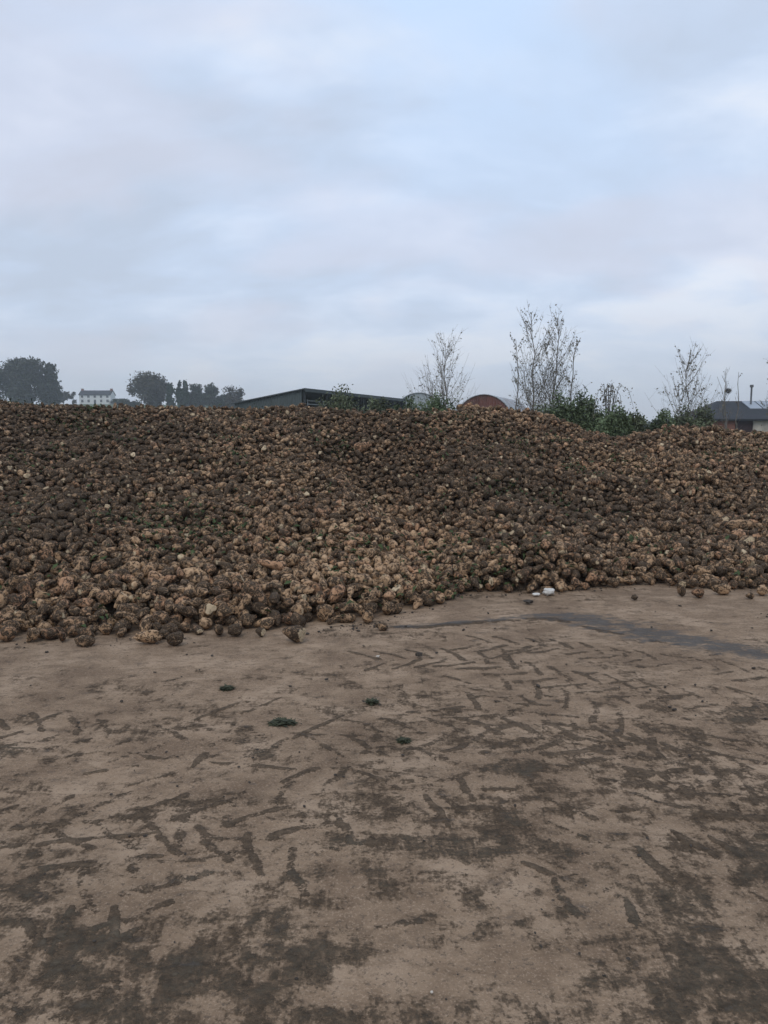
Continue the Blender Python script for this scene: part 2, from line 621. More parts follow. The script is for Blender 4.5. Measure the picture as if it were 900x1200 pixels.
# lone beets that rolled out onto the concrete: photo x, y of the middle of their base, half width in metres, description
STRAY = [
    (345, 753, 0.082, 'long', 'lone oblong muddy beet lying out on the concrete in front of the left lobe'),
    (305, 746, 0.043, 'round', 'small round dark beet on the concrete beside the lone oblong beet'),
    (275, 746, 0.060, 'round', 'dark round beet just clear of the foot of the left lobe'),
    (205, 757, 0.066, 'round', 'dark soil-caked round beet rolled out beside a damp patch on the concrete'),
    (174, 755, 0.072, 'long', 'pale mottled oblong beet lying loose beside the dark round one'),
    (98, 758, 0.058, 'long', 'brown tapering beet out in front of the heap near its left end'),
    (503, 711, 0.05, 'round', 'small dark beet half way out of the corner between the two lobes'),
    (744, 703, 0.034, 'round', 'small black clod-like beet alone on the concrete in front of the right lobe'),
    (799, 699, 0.050, 'long', 'upright brown beet in the little row out in front of the right lobe'),
    (819, 701, 0.058, 'round', 'round reddish beet, middle of the little row in front of the right lobe'),
    (848, 697, 0.068, 'long', 'tan oblong beet at the end of the little row in front of the right lobe'),
    (880, 702, 0.040, 'round', 'small round beet alone on the concrete near the right end of the heap'),
    (894, 698, 0.058, 'round', 'pale round beet at the right end of the heap foot, clear of the others'),
    (448, 739, 0.040, 'long', 'small stub of beet on the concrete at the tip of the left lobe'),
]
STRAYS = []
for px, py, r, kind, lab in STRAY:
    r *= 0.88
    g = on_ground(px, py)
    b = new_beet(r)
    yaw = RNG.uniform(-0.5, 0.5)
    b.rot = np.array(Euler((RNG.uniform(0, 6), 0.05, yaw), 'XYZ').to_matrix())
    b.ax = r * (np.array([1.42, 0.92, 0.88]) if kind == 'long' else np.array([1.06, 0.98, 0.94]))
    if 'upright' in lab:
        b.rot = np.array(Euler((0.3, 1.2, 0.3), 'XYZ').to_matrix())
    v = (SV[4][b.shape] * b.ax) @ b.rot.T
    finish_beet(b, g[0], g[1] + r * 0.5, -v[:, 2].min() - 0.004)
    first = lab.split()[:4]
    b.tone = 0.8 if 'pale' in first or 'tan' in first else (0.16 if 'dark' in first or 'black' in first else 0.45)
    b.hue = 0.95 if 'reddish' in first else 0.3
    b.stray = lab
    STRAYS.append(b)


# ------------------------------------------------------------------ which beets does one see, and how large
def visible_px(bs, cam_x=0.0, cam_z=0.0, sc=1.0):
    pos = np.array([b.pos for b in bs]) - np.array([cam_x, 0, cam_z])
    rad = np.array([b.ax.mean() for b in bs])
    px, py, fw = to_px(pos)
    rp = rad * F / fw * sc
    px, py = px * sc, py * sc
    Wd, Hg = int(900 * sc), int(1200 * sc)
    buf = np.full((Hg, Wd), -1, np.int32)
    for k in np.argsort(-fw):
        r = rp[k]
        x0, x1 = int(max(0, px[k] - r)), int(min(Wd, px[k] + r + 1))
        y0, y1 = int(max(0, py[k] - r)), int(min(Hg, py[k] + r + 1))
        if x1 <= x0 or y1 <= y0: continue
        yy, xx = np.ogrid[y0:y1, x0:x1]
        m = (xx + 0.5 - px[k]) ** 2 + (yy + 0.5 - py[k]) ** 2 <= r * r
        buf[y0:y1, x0:x1][m] = k
    return np.bincount(buf[buf >= 0].ravel(), minlength=len(bs))


allb = STRAYS + beets
vis = visible_px(allb)
for b, v in zip(allb, vis): b.vis = int(v)
seen = vis > 0
for cxm, czm in ((-1.6, 0.0), (1.6, 0.0), (0.0, 1.2)):
    seen |= visible_px(allb, cxm, czm) > 0
# exposed from above (also those a camera to the side would meet)
for n, b in enumerate(allb):
    if seen[n] or b.stray: continue
    i, j = b.top
    k, ok, lo, hi = ell_fields(b.rot, b.ax, 0.95)
    W = T[i - k:i + k + 1, j - k:j + k + 1]
    if np.mean((b.pos[2] + hi >= W - 0.004)[ok]) > 0.06:
        seen[n] = True
order = sorted((b for b in beets if b.vis > 0), key=lambda b: -b.vis)
single = order[:300 - len(STRAYS)]
single_ids = {id(b) for b in single}
rest = [b for n, b in enumerate(allb) if seen[n] and not b.stray and id(b) not in single_ids]
print('single', len(single), 'rest', len(rest))


def beet_mesh_arrays(b, level):
    v = SV[level][b.shape]
    local = (v * b.ax) @ b.rot.T
    loc = v * b.ax + b.off
    return local, loc


def single_beet(b):
    local, loc = beet_mesh_arrays(b, 4)
    me = raw_mesh('sugar_beet', local, ICO[4][1], 3, M_BEET)
    vattr(me, 'loc', loc)
    fattr(me, 'tone', np.full(len(local), b.tone))
    fattr(me, 'hue', np.full(len(local), b.hue))
    fattr(me, 'cutface', CUTV[(b.shape, 4)])
    o = link('sugar_beet', me)
    o.location = b.pos
    return o


GRP = 'sugar beets along the foot of the heap'
for b in STRAYS:
    tag(single_beet(b), b.stray, 'sugar beet', 'beets rolled out onto the concrete')


def describe(b):
    px, py, _ = to_px(b.pos)
    tone = 'dark soil-caked' if b.tone < 0.3 else ('muddy brown' if b.tone < 0.55 else ('tan mottled' if b.tone < 0.75 else 'pale clean-skinned'))
    long = b.ax[0] / b.ax[1:].mean()
    form = 'oblong' if long > 1.34 else ('egg-shaped' if long > 1.17 else 'round')
    size = 'large ' if b.ax.mean() > 0.070 else ('small ' if b.ax.mean() < 0.050 else '')
    row = 'in the bottom row' if b.pos[2] < 0.095 else 'just above the bottom row' if b.pos[2] < 0.22 else 'part way up the slope'
    if px < 150: wh = "at the heap's left end"
    elif px < 320: wh = 'of the left lobe'
    elif px < 535: wh = "at the left lobe's tip"
    elif px < 720: wh = 'of the right lobe'
    else: wh = "at the heap's right end"
    return f'{size}{tone} {form} beet {row} {wh}'


for b in single:
    tag(single_beet(b), describe(b), 'sugar beet', GRP)

# the rest of the heap: far past 300 beets, one object
vs, fs, ls, tn, hu, cu = [], [], [], [], [], []
base = 0
for b in rest:
    lv = 3 if b.pos[1] < 11.5 else 2
    local, loc = beet_mesh_arrays(b, lv)
    vs.append(local + b.pos)
    ls.append(loc)
    fs.append(ICO[lv][1] + base)
    tn.append(np.full(len(local), b.tone))
    hu.append(np.full(len(local), b.hue))
    cu.append(CUTV[(b.shape, lv)])
    base += len(local)
# soil and buried beets under the top layers
step = 9
cxs, cys = XX[::step, ::step], YY[::step, ::step]
cz = np.where(HT[::step, ::step] > 0, FLOOR[::step, ::step] - 0.01, -0.05) + 0.03 * fbm(cxs * 9, cys * 9, 5, 2)
cz = np.where(FLOOR[::step, ::step] > 0.03, cz, -0.05)
core = np.stack([cxs, cys, cz], -1).reshape(-1, 3)
rr, cc = cxs.shape
ii = (np.arange(rr - 1)[:, None] * cc + np.arange(cc - 1)[None, :]).ravel()
cf = np.concatenate([np.stack([ii, ii + 1, ii + cc + 1], 1), np.stack([ii, ii + cc + 1, ii + cc], 1)])
cf = cf[(core[cf][:, :, 2] > -0.049).any(1)]
vs.append(core); ls.append(core); fs.append(cf + base)
tn.append(np.full(len(core), 0.05)); hu.append(np.zeros(len(core))); cu.append(np.zeros(len(core)))
V = np.concatenate(vs)
me = raw_mesh('beet_heap', V, np.concatenate(fs), 3, M_BEET)
vattr(me, 'loc', np.concatenate(ls))
fattr(me, 'tone', np.concatenate(tn))
fattr(me, 'hue', np.concatenate(hu))
fattr(me, 'cutface', np.concatenate(cu))
tag(link('beet_heap', me), 'great brown heap of harvested sugar beets rising across the yard', 'heap', kind='stuff')

# torn leaves and crown trimmings caught between the beets
lv_, lf_ = [], []
surf = [b for b in rest + single if b.vis > 0 or RNG.uniform() < 0.25]
clump_w = np.array([float(sstep(0.10, 0.30, fbm(np.array(b.pos[0] * 1.3), np.array(b.pos[1] * 1.3), 77, 2))) + 0.05 for b in surf])
pick = RNG.choice(len(surf), 2100, p=clump_w / clump_w.sum())
nb = 0
for k in pick:
    b = surf[int(k)]
    for _ in range(int(RNG.integers(2, 6))):
        p = b.pos + RNG.normal(0, 0.05, 3) + np.array([0, 0, b.ax.mean() * 0.55])
        a = RNG.uniform(0, 6.28)
        L, wd = RNG.uniform(0.03, 0.10), RNG.uniform(0.008, 0.026)
        d = np.array([math.cos(a), math.sin(a), RNG.uniform(-0.6, 0.5)])
        s = np.array([-math.sin(a), math.cos(a), RNG.uniform(-0.5, 0.5)])
        up = np.array([0, 0, RNG.uniform(0.0, 0.02)])
        lv_ += [p - d * L / 2, p + s * wd + up, p + d * L / 2 - up, p - s * wd + up]
        lf_.append([nb, nb + 1, nb + 2, nb + 3])
        nb += 4
me = raw_mesh('beet_leaves', np.array(lv_), np.array(lf_), 4, M_LEAF, False)
tag(link('beet_leaves', me), 'dark green torn beet leaves caught among the heap', 'leaves', kind='stuff')

# ------------------------------------------------------------------ the ground
ys = [-40, -20, -8, -3, 0, 0.7, 1.1]
y = 1.35
while y < 8.6:
    ys.append(y)
    y += 0.0030 * y
ys += list(np.arange(8.7, 20, 0.35))
y = 20.5
while y < 900:
    ys.append(y)
    y *= 1.12
ys.append(940)
xs = list(np.arange(-5.4, 5.4001, 0.0072))
x = 5.5
side = []
while x < 620:
    side.append(x)
    x *= 1.13
side.append(680)
xs = [-q for q in side[::-1]] + xs + side
gxs, gys = np.meshgrid(np.array(xs), np.array(ys))
px_, py_, _ = to_px(np.stack([gxs, gys, np.zeros_like(gxs)], -1))
near = (gys > 1.0) & (gys < 12) & (np.abs(gxs) < 7)

mud = np.full(gxs.shape, -0.06)
tread = np.zeros(gxs.shape)
n_lo = fbm(gxs * 0.9, gys * 0.9, 61, 4)
warpx = fbm(gxs * 3, gys * 3, 81, 4) * 0.30
warpy = fbm(gxs * 3 + 9, gys * 3 + 5, 91, 4) * 0.22
wx, wy = gxs + warpx, gys + warpy
wide = fbm(gxs * 2.0 - gys * 0.5, gys * 3.4 + gxs * 0.5, 67, 5)
# more mud towards the place where the tractors turn
mud += 0.6 * n_lo + 0.55 * wide + 1.15 * fbm(gxs * 6.5 - gys * 2.0, gys * 9.5 + gxs * 2.0, 69, 5) + 0.25 * sstep(3.6, 2.1, gys) - 0.12 * sstep(4.0, 5.4, gys)
mud += 0.20 * sstep(0.2, 2.0, gxs) * sstep(4.8, 3.0, gys)

# smears: photo x, y, half width, half height, weight
PATCH = [(295, 880, 34, 11, .6), (135, 862, 18, 6, .5), (3, 877, 22, 8, .6), (880, 835, 45, 16, .6), (770, 830, 22, 10, .4), (600, 897, 36, 20, .65),
         (645, 873, 48, 13, .55), (615, 962, 38, 13, .6), (850, 945, 60, 26, .5), (550, 993, 92, 22, .8), (455, 1030, 18, 14, .5), (820, 1105, 62, 46, .75),
         (872, 1160, 40, 36, .6), (800, 1165, 46, 38, .7), (465, 1182, 34, 14, .5), (695, 1150, 14, 28, .4), (25, 1040, 40, 38, .75), (65, 1095, 22, 24, .6),
         (115, 1125, 48, 34, .75), (215, 1135, 42, 30, .7), (160, 1187, 50, 16, .6), (350, 1118, 56, 28, .85), (295, 1075, 24, 15, .6), (240, 1065, 22, 12, .5),
         (365, 1035, 42, 16, .6), (400, 990, 32, 12, .5), (435, 1015, 24, 12, .5), (310, 1002, 17, 6, .45), (225, 1025, 30, 9, .4), (700, 990, 60, 18, .3),
         (880, 1010, 40, 26, .5), (290, 1160, 46, 14, .4), (20, 1190, 40, 20, .5), (150, 955, 55, 12, .35), (640, 1175, 30, 16, .3), (180, 835, 50, 16, .28),
         (420, 940, 30, 22, .35), (735, 1010, 26, 30, .3), (215, 930, 70, 24, .32), (330, 846, 15, 5, .5), (475, 806, 12, 5, .5), (238, 783, 24, 4, .5)]
damp = np.zeros(gxs.shape)
pxw = px_ + warpx * F / np.maximum(gys, 1) * 0.8
pyw = py_ + warpy * F * EYE / np.maximum(gys, 1) ** 2 * 0.8
for (a, b_, hw, hh, w) in PATCH:
    q = ((px_ + (pxw - px_) * 0.7 - a) / hw) ** 2 + ((py_ + (pyw - py_) * 0.7 - b_) / hh) ** 2
    e = np.exp(-q ** 1.3)
    mud += 0.72 * w * e * near
    if b_ > 985 or w >= .6: damp = np.maximum(damp, e * near)

# tread bars: ends in photo pixels, width in metres
BARS = [(225, 897, 252, 870), (245, 892, 345, 900), (285, 835, 330, 817), (230, 842, 282, 822), (345, 865, 402, 838), (365, 864, 412, 893), (367, 860, 428, 862),
        (410, 864, 452, 886), (40, 860, 82, 871), (8, 875, 62, 877), (30, 848, 72, 835), (588, 760, 602, 776), (645, 793, 700, 787), (663, 796, 688, 813),
        (680, 803, 742, 797), (698, 804, 736, 823), (718, 808, 782, 802), (744, 811, 772, 826), (768, 818, 812, 812), (718, 860, 782, 876), (748, 851, 832, 871),
        (798, 855, 902, 873), (668, 884, 712, 916), (678, 888, 747, 885), (718, 890, 777, 926), (733, 901, 797, 889), (768, 904, 832, 936), (798, 912, 882, 899),
        (872, 908, 904, 938), (528, 904, 556, 938), (496, 930, 523, 967), (534, 947, 582, 947), (568, 927, 602, 925), (478, 874, 532, 896), (538, 840, 572, 851),
        (648, 1028, 692, 1094), (733, 1053, 752, 1094), (748, 993, 787, 1032), (783, 970, 852, 1012), (818, 970, 880, 1008), (0, 992, 182, 975),
        (50, 1015, 190, 1002), (20, 968, 120, 960), (120, 1150, 135, 1060), (60, 1120, 85, 1060), (575, 770, 640, 757), (520, 790, 552, 800), (830, 800, 880, 812),
        (610, 815, 632, 826), (560, 860, 612, 846), (100, 905, 160, 896), (150, 920, 205, 905), (150, 880, 190, 888), (420, 905, 470, 925), (330, 915, 372, 900),
        (612, 1010, 660, 1030), (180, 800, 215, 794), (690, 940, 760, 965), (640, 935, 700, 960), (855, 885, 902, 893), (395, 955, 418, 1000), (440, 1085, 520, 1070)]
fw1, fw2 = fbm(gxs * 11, gys * 11, 501, 4) * 0.035, fbm(gxs * 11 + 5, gys * 11 + 3, 511, 4) * 0.035
gw = np.stack([gxs + warpx * 0.08 + fw1, gys + warpy * 0.08 + fw2], -1)
barn = sstep(-0.20, 0.10, fbm(gxs * 7, gys * 7, 521, 5))


def add_bar(p0, p1, w, amp, keep=0.30):
    d = p1 - p0
    L2 = float(d @ d) + 1e-9
    lo = np.minimum(p0, p1) - 0.25
    hi = np.maximum(p0, p1) + 0.25
    r0, r1 = np.searchsorted(ys, lo[1]), np.searchsorted(ys, hi[1])
    c0, c1 = np.searchsorted(xs, lo[0]), np.searchsorted(xs, hi[0])
    if r1 <= r0 or c1 <= c0: return
    sub = gw[r0:r1, c0:c1]
    t = np.clip(((sub - p0) @ d) / L2, 0, 1)
    dd = np.linalg.norm(sub - p0 - t[..., None] * d, axis=-1) * (1.0 + (0.7 if keep < 0.5 else 0.15) * np.abs(2 * t - 1) ** 3)
    tread[r0:r1, c0:c1] = np.maximum(tread[r0:r1, c0:c1], amp * sstep(w * 1.4, w * 0.45, dd) * (keep + (1 - keep) * barn[r0:r1, c0:c1]))


for (a, b_, c_, d_) in BARS:
    p0, p1 = on_ground(a, b_)[:2], on_ground(c_, d_)[:2]
    add_bar(p0, p1, RNG.uniform(0.018, 0.028), RNG.uniform(0.7, 1.05))


def smooth_path(pts, step=0.02):
    P = np.array([p[:2] for p in pts])
    P = np.vstack([2 * P[0] - P[1], P, 2 * P[-1] - P[-2]])
    out = []
    for k in range(1, len(P) - 2):
        t = np.linspace(0, 1, 40, endpoint=False)[:, None]
        a, b, c, d = P[k - 1:k + 3]
        out.append(0.5 * (2 * b + (c - a) * t + (2 * a - 5 * b + 4 * c - d) * t ** 2 + (3 * b - a - 3 * c + d) * t ** 3))
    Q = np.concatenate(out + [P[-2:-1]])
    L = np.concatenate([[0], np.cumsum(np.linalg.norm(np.diff(Q, axis=0), axis=1))])
    n = np.arange(0, L[-1], step)
    return np.stack([np.interp(n, L, Q[:, 0]), np.interp(n, L, Q[:, 1])], 1)


def tread_track(pts, width, pitch, amp, fade_seed):
    """chevron prints of a lugged tyre along a curving path on the ground"""
    Q = smooth_path(pts)
    k0, n, step = 0.0, 0, 0.02
    while int(k0) < len(Q) - 3:
        k = int(k0)
        p = Q[k]
        d = Q[min(k + 3, len(Q) - 1)] - Q[max(k - 3, 0)]
        d = d / (np.linalg.norm(d) + 1e-9)
        nrm = np.array([-d[1], d[0]])
        g = float(fbm(np.array(p[0] * 0.8), np.array(p[1] * 0.8), fade_seed, 2))
        if g > -0.32:
            sgn = 1 if n % 2 else -1
            m = p + nrm * sgn * width * 0.30 + d * width * 0.20
            e = p + nrm * sgn * width * 0.54 + d * width * 0.50
            w = RNG.uniform(0.020, 0.028)
            am = amp * RNG.uniform(0.95, 1.2) * min(1.3, 0.9 + 1.4 * (g + 0.15))
            add_bar(p + nrm * sgn * 0.015, m, w, am, 0.6)
            add_bar(m, e, w, am, 0.6)
        k0 += pitch * 0.5 / step
        n += 1


G = on_ground
tread_track([G(1000, 842), G(820, 818), G(660, 795), G(540, 772), G(430, 772)], 0.40, 0.20, 0.62, 201)
tread_track([G(990, 905), G(820, 895), G(680, 868), G(540, 860), G(380, 862), G(180, 868), G(20, 855), G(-120, 862)], 0.42, 0.21, 0.66, 202)
tread_track([G(930, 1130), G(890, 1020), G(800, 930), G(690, 880), G(600, 842), G(520, 822)], 0.46, 0.22, 0.70, 203)
tread_track([G(20, 1215), G(90, 1090), G(230, 985), G(400, 930), G(560, 935)], 0.42, 0.22, 0.50, 204)
tread_track([G(960, 800), G(800, 778), G(650, 758), G(540, 752)], 0.38, 0.20, 0.48, 206)
tread_track([G(1010, 985), G(880, 940), G(760, 880), G(640, 822), G(560, 800)], 0.44, 0.21, 0.66, 207)
tread_track([G(-90, 990), G(90, 962), G(260, 968), G(400, 1010)], 0.42, 0.22, 0.48, 209)
# long scuffs the tyres dragged round the turn
for _ in range(40):
    t0 = RNG.uniform(0, 1)
    base = np.array(smooth_path([G(1000, 1000), G(850, 950), G(720, 890), G(560, 850), G(380, 850)], 0.05))
    k = int(RNG.integers(0, len(base) - 14)); n = int(RNG.integers(5, 13))
    off = np.array([RNG.normal(0, 0.35), RNG.normal(0, 0.45)])
    am = RNG.uniform(0.3, 0.6)
    for i in range(k, k + n, 3):
        add_bar(base[i] + off, base[min(i + 3, len(base) - 1)] + off, RNG.uniform(0.008, 0.018), am)

# run-off film: a grey strip from the corner between the lobes away to the right
strip = [(452, 734, 3), (500, 733, 3.0), (560, 727, 2.6), (610, 722, 3.2), (650, 721, 7), (690, 727, 11), (740, 737, 12), (800, 749, 11), (850, 758, 10), (910, 767, 9), (1000, 780, 9)]
sx = np.array([s[0] for s in strip], float)
wet = np.exp(-np.clip(np.abs(py_ - np.interp(px_, sx, [s[1] for s in strip])) / np.interp(px_, sx, [s[2] for s in strip]), 0, 6) ** 2.2)
wet = wet * sstep(440, 470, px_) * (gys > 3) * (gys < 8)
wet = wet * (1.0 - 0.28 * sstep(-0.02, 0.16, fbm(gxs * 3.2, gys * 9, 611, 4)))
yc = np.interp(px_, sx, [s[1] for s in strip]) + np.interp(px_, [450, 640, 700], [1.0, 3.0, 8.0])
mud += 1.1 * np.exp(-((py_ - yc) / 1.6) ** 2) * sstep(440, 480, px_) * sstep(900, 620, px_) * near * (0.4 + 1.6 * sstep(-0.15, 0.12, fbm(gxs * 5, gys * 5, 621, 3)))
damp = np.clip(damp + 0.5 * sstep(3.2, 2.2, gys) + 0.8 * fbm(gxs * 1.3, gys * 1.3, 140, 3), 0, 1)
shade = 1.0 + 0.20 * fbm(gxs * 0.7, gys * 1.1, 150, 3)
yard = 1 - sstep(19.5, 24, gys + 1.5 * fbm(gxs * .4, gys * .4, 160, 2))
zz = np.where(near, (np.clip(mud, 0, 1.2) * 0.005 + np.clip(tread, 0, 1) * 0.006) + 0.018 * fbm(gxs * 0.6, gys * 0.6, 170, 3), 0)
zz = np.where(gys > 9, -0.01, zz)
zz[gys > 24] = -0.02
rr, cc = gxs.shape
ii = (np.arange(rr - 1)[:, None] * cc + np.arange(cc - 1)[None, :]).ravel()
me = raw_mesh('ground', np.stack([gxs, gys, zz - 0.006], -1).reshape(-1, 3), np.stack([ii, ii + 1, ii + cc + 1, ii + cc], 1), 4, M_GROUND)
for nm, a in (('mud', mud), ('tread', tread), ('wet', wet), ('yard', yard), ('shade', shade), ('damp', damp)):
    fattr(me, nm, a.ravel())
tag(link('ground', me), 'muddy tan concrete yard with dark tyre tread smears', kind='structure')

# crumbs of soil strewn over the yard
cv, cfc = ICO[2]
vs, fs = [], []
n = 0
for kk in range(1900):
    px, py = RNG.uniform(-60, 960), 705 + 520 * RNG.uniform() ** 1.35
    g = on_ground(px, py)
    dt_ = float(np.interp(g[0] / g[1], TU, TD))
    if kk >= 900:       # soil shaken off along the foot of the heap
        g = np.array([g[0] / g[1], 1.0, 0]) * (dt_ - 0.22 * RNG.uniform() ** 1.6 + 0.05)
        g[0] += RNG.normal(0, 0.03)
    elif g[1] > dt_ - 0.05: continue
    if fbm(np.array(g[0] * 1.1), np.array(g[1] * 1.1), 300, 3) < RNG.uniform(-0.25, 0.25): continue
    s = (0.0022 + 0.0075 * RNG.uniform() ** 4) * float(np.clip(g[1] / 4.5, 0.5, 1.1))
    k = cv * (1 + 0.25 * np.sin(cv @ RNG.normal(0, 3, 3) + RNG.uniform(0, 6)))[:, None] * np.array([s * RNG.uniform(1, 2.0), s * RNG.uniform(.8, 1.3), s * 0.75])
    a = RNG.uniform(0, 6.28)
    ca, sa = math.cos(a), math.sin(a)
    k = k @ np.array([[ca, sa, 0], [-sa, ca, 0], [0, 0, 1]])
    vs.append(k + np.array([g[0], g[1], s * 0.45]))
    fs.append(cfc + n)
    n += len(cv)
me = raw_mesh('soil_crumbs', np.concatenate(vs), np.concatenate(fs), 3, M_CLOD, False)
tag(link('soil_crumbs', me), 'small dark soil crumbs strewn over the yard', 'soil crumbs', kind='stuff')


def clod(px, py, r, label, mat, name='soil_clod', cat='clod', flat=0.7, seed=0):
    g = on_ground(px, py)
    q = np.random.default_rng(seed)
    v = ICO[4][0].copy()
    rad = np.ones(len(v))
    for _ in range(12):
        rad += 0.07 * np.sin(v @ q.normal(0, 3.2, 3) + q.uniform(0, 6))
    v = v * rad[:, None] * np.array([r * 1.25, r, r * flat])
    v[:, 2] -= v[:, 2].min() + 0.003
    o = link(name, raw_mesh(name, v, ICO[4][1], 3, mat, False), loc=g)
    return tag(o, label, cat, 'loose lumps on the concrete')


M_WHITE = plain('white_lump', (0.55, 0.52, 0.47), 0.8, 0.12, 30, bmp=0.01)
M_STONE = plain('pale_stone', (0.45, 0.40, 0.34), 0.9, 0.2, 40)
clod(643, 697, 0.042, 'white torn lump lying at the foot of the right lobe', M_WHITE, 'white_lump', 'lump', 0.8, 1)
clod(628, 698, 0.028, 'smaller white crumpled bit beside the larger white lump', M_WHITE, 'white_lump', 'lump', 0.5, 2)
clod(491, 769, 0.020, 'black soil clod on bare concrete below the gap between lobes', M_CLOD, seed=3)
clod(443, 770, 0.010, 'tiny pale stone lying beside a black soil clod', M_STONE, 'stone', 'stone', seed=4)
clod(619, 707, 0.034, 'dark flat clod just in front of the white lump', M_CLOD, flat=0.5, seed=5)
clod(506, 1162, 0.0032, 'tiny pale stone alone on the muddy concrete near the camera', M_STONE, 'stone', 'stone', seed=6)


def leaf_clump(px, py, r, label, seed):
    g = on_ground(px, py)
    q = np.random.default_rng(seed)
    mb = MB()
    for _ in range(130):
        a = q.uniform(0, 6.28)
        rad = r * q.uniform() ** 0.6
        p = np.array([math.cos(a) * rad * 1.5, math.sin(a) * rad, q.uniform(0.002, 0.018) * (1 - rad / r * 0.7)])
        b_ = q.uniform(0, 6.28)
        L, w = q.uniform(0.012, 0.04), q.uniform(0.004, 0.012)
        d = np.array([math.cos(b_), math.sin(b_), q.uniform(-.3, .3)]) * L
        s = np.array([-math.sin(b_), math.cos(b_), q.uniform(-.4, .4)]) * w
        mb.poly([p - d, p + s, p + d, p - s])
    o = mb.build('leaf_clump', M_TRIM)
    o.location = g
    tag(o, label, 'leaf clump', 'green trimmings trodden into the yard')


M_TRIM = leaf_mat('crushed_leaf', (0.044, 0.046, 0.024), 0.5, 30)
leaf_clump(331, 847, 0.048, 'largest dark green clump of crushed beet leaf on the concrete', 21)
leaf_clump(266, 807, 0.026, 'thin green smear of beet leaf lying nearer the heap', 22)
leaf_clump(436, 823, 0.021, 'small dark green leaf clump above the tread chevron marks', 23)
leaf_clump(473, 869, 0.016, 'tiny green leaf scrap alone on bare concrete', 24)

# ------------------------------------------------------------------ distant hill
hx = np.concatenate([np.linspace(-660, -200, 24), np.linspace(-190, 120, 63)])
hy = np.concatenate([np.linspace(110, 460, 71), np.linspace(480, 920, 23)])
HX, HY = np.meshgrid(hx, hy)


def hill_z(x, y):
    x, y = np.asarray(x, float), np.asarray(y, float)
    u = x / y
    rise = 13.4 * sstep(120, 400, y) + 2.0 * sstep(400, 900, y)
    return rise * sstep(0.02, -0.20, u) + 0.8 * fbm(x * 0.02, y * 0.02, 400, 3) * sstep(120, 200, y) - 0.6


M_FIELD = leaf_mat('pasture', (0.06, 0.085, 0.03), 0.25, 0.05)
rr, cc = HX.shape
ii = (np.arange(rr - 1)[:, None] * cc + np.arange(cc - 1)[None, :]).ravel()
me = raw_mesh('hill', np.stack([HX, HY, hill_z(HX, HY)], -1).reshape(-1, 3), np.stack([ii, ii + 1, ii + cc + 1, ii + cc], 1), 4, M_FIELD)
tag(link('hill', me), 'green pasture rising to a low hill behind the yard', kind='structure')


# ------------------------------------------------------------------ trees
def quads(pts, size, q, aspect=0.6):
    """leaf faces, one per point, randomly turned"""
    n = len(pts)
    a = q.normal(size=(n, 3)); a /= np.linalg.norm(a, axis=1)[:, None]
    b = q.normal(size=(n, 3)); b -= (b * a).sum(1)[:, None] * a; b /= np.linalg.norm(b, axis=1)[:, None]
    s = size * q.uniform(0.55, 1.3, (n, 1))
    a, b = a * s, b * s * aspect
    V = np.stack([pts - a, pts - b * 0.9 + a * 0.1, pts + a, pts + b * 0.9 + a * 0.1], 1).reshape(-1, 3)
    return V, np.arange(4 * n).reshape(n, 4)


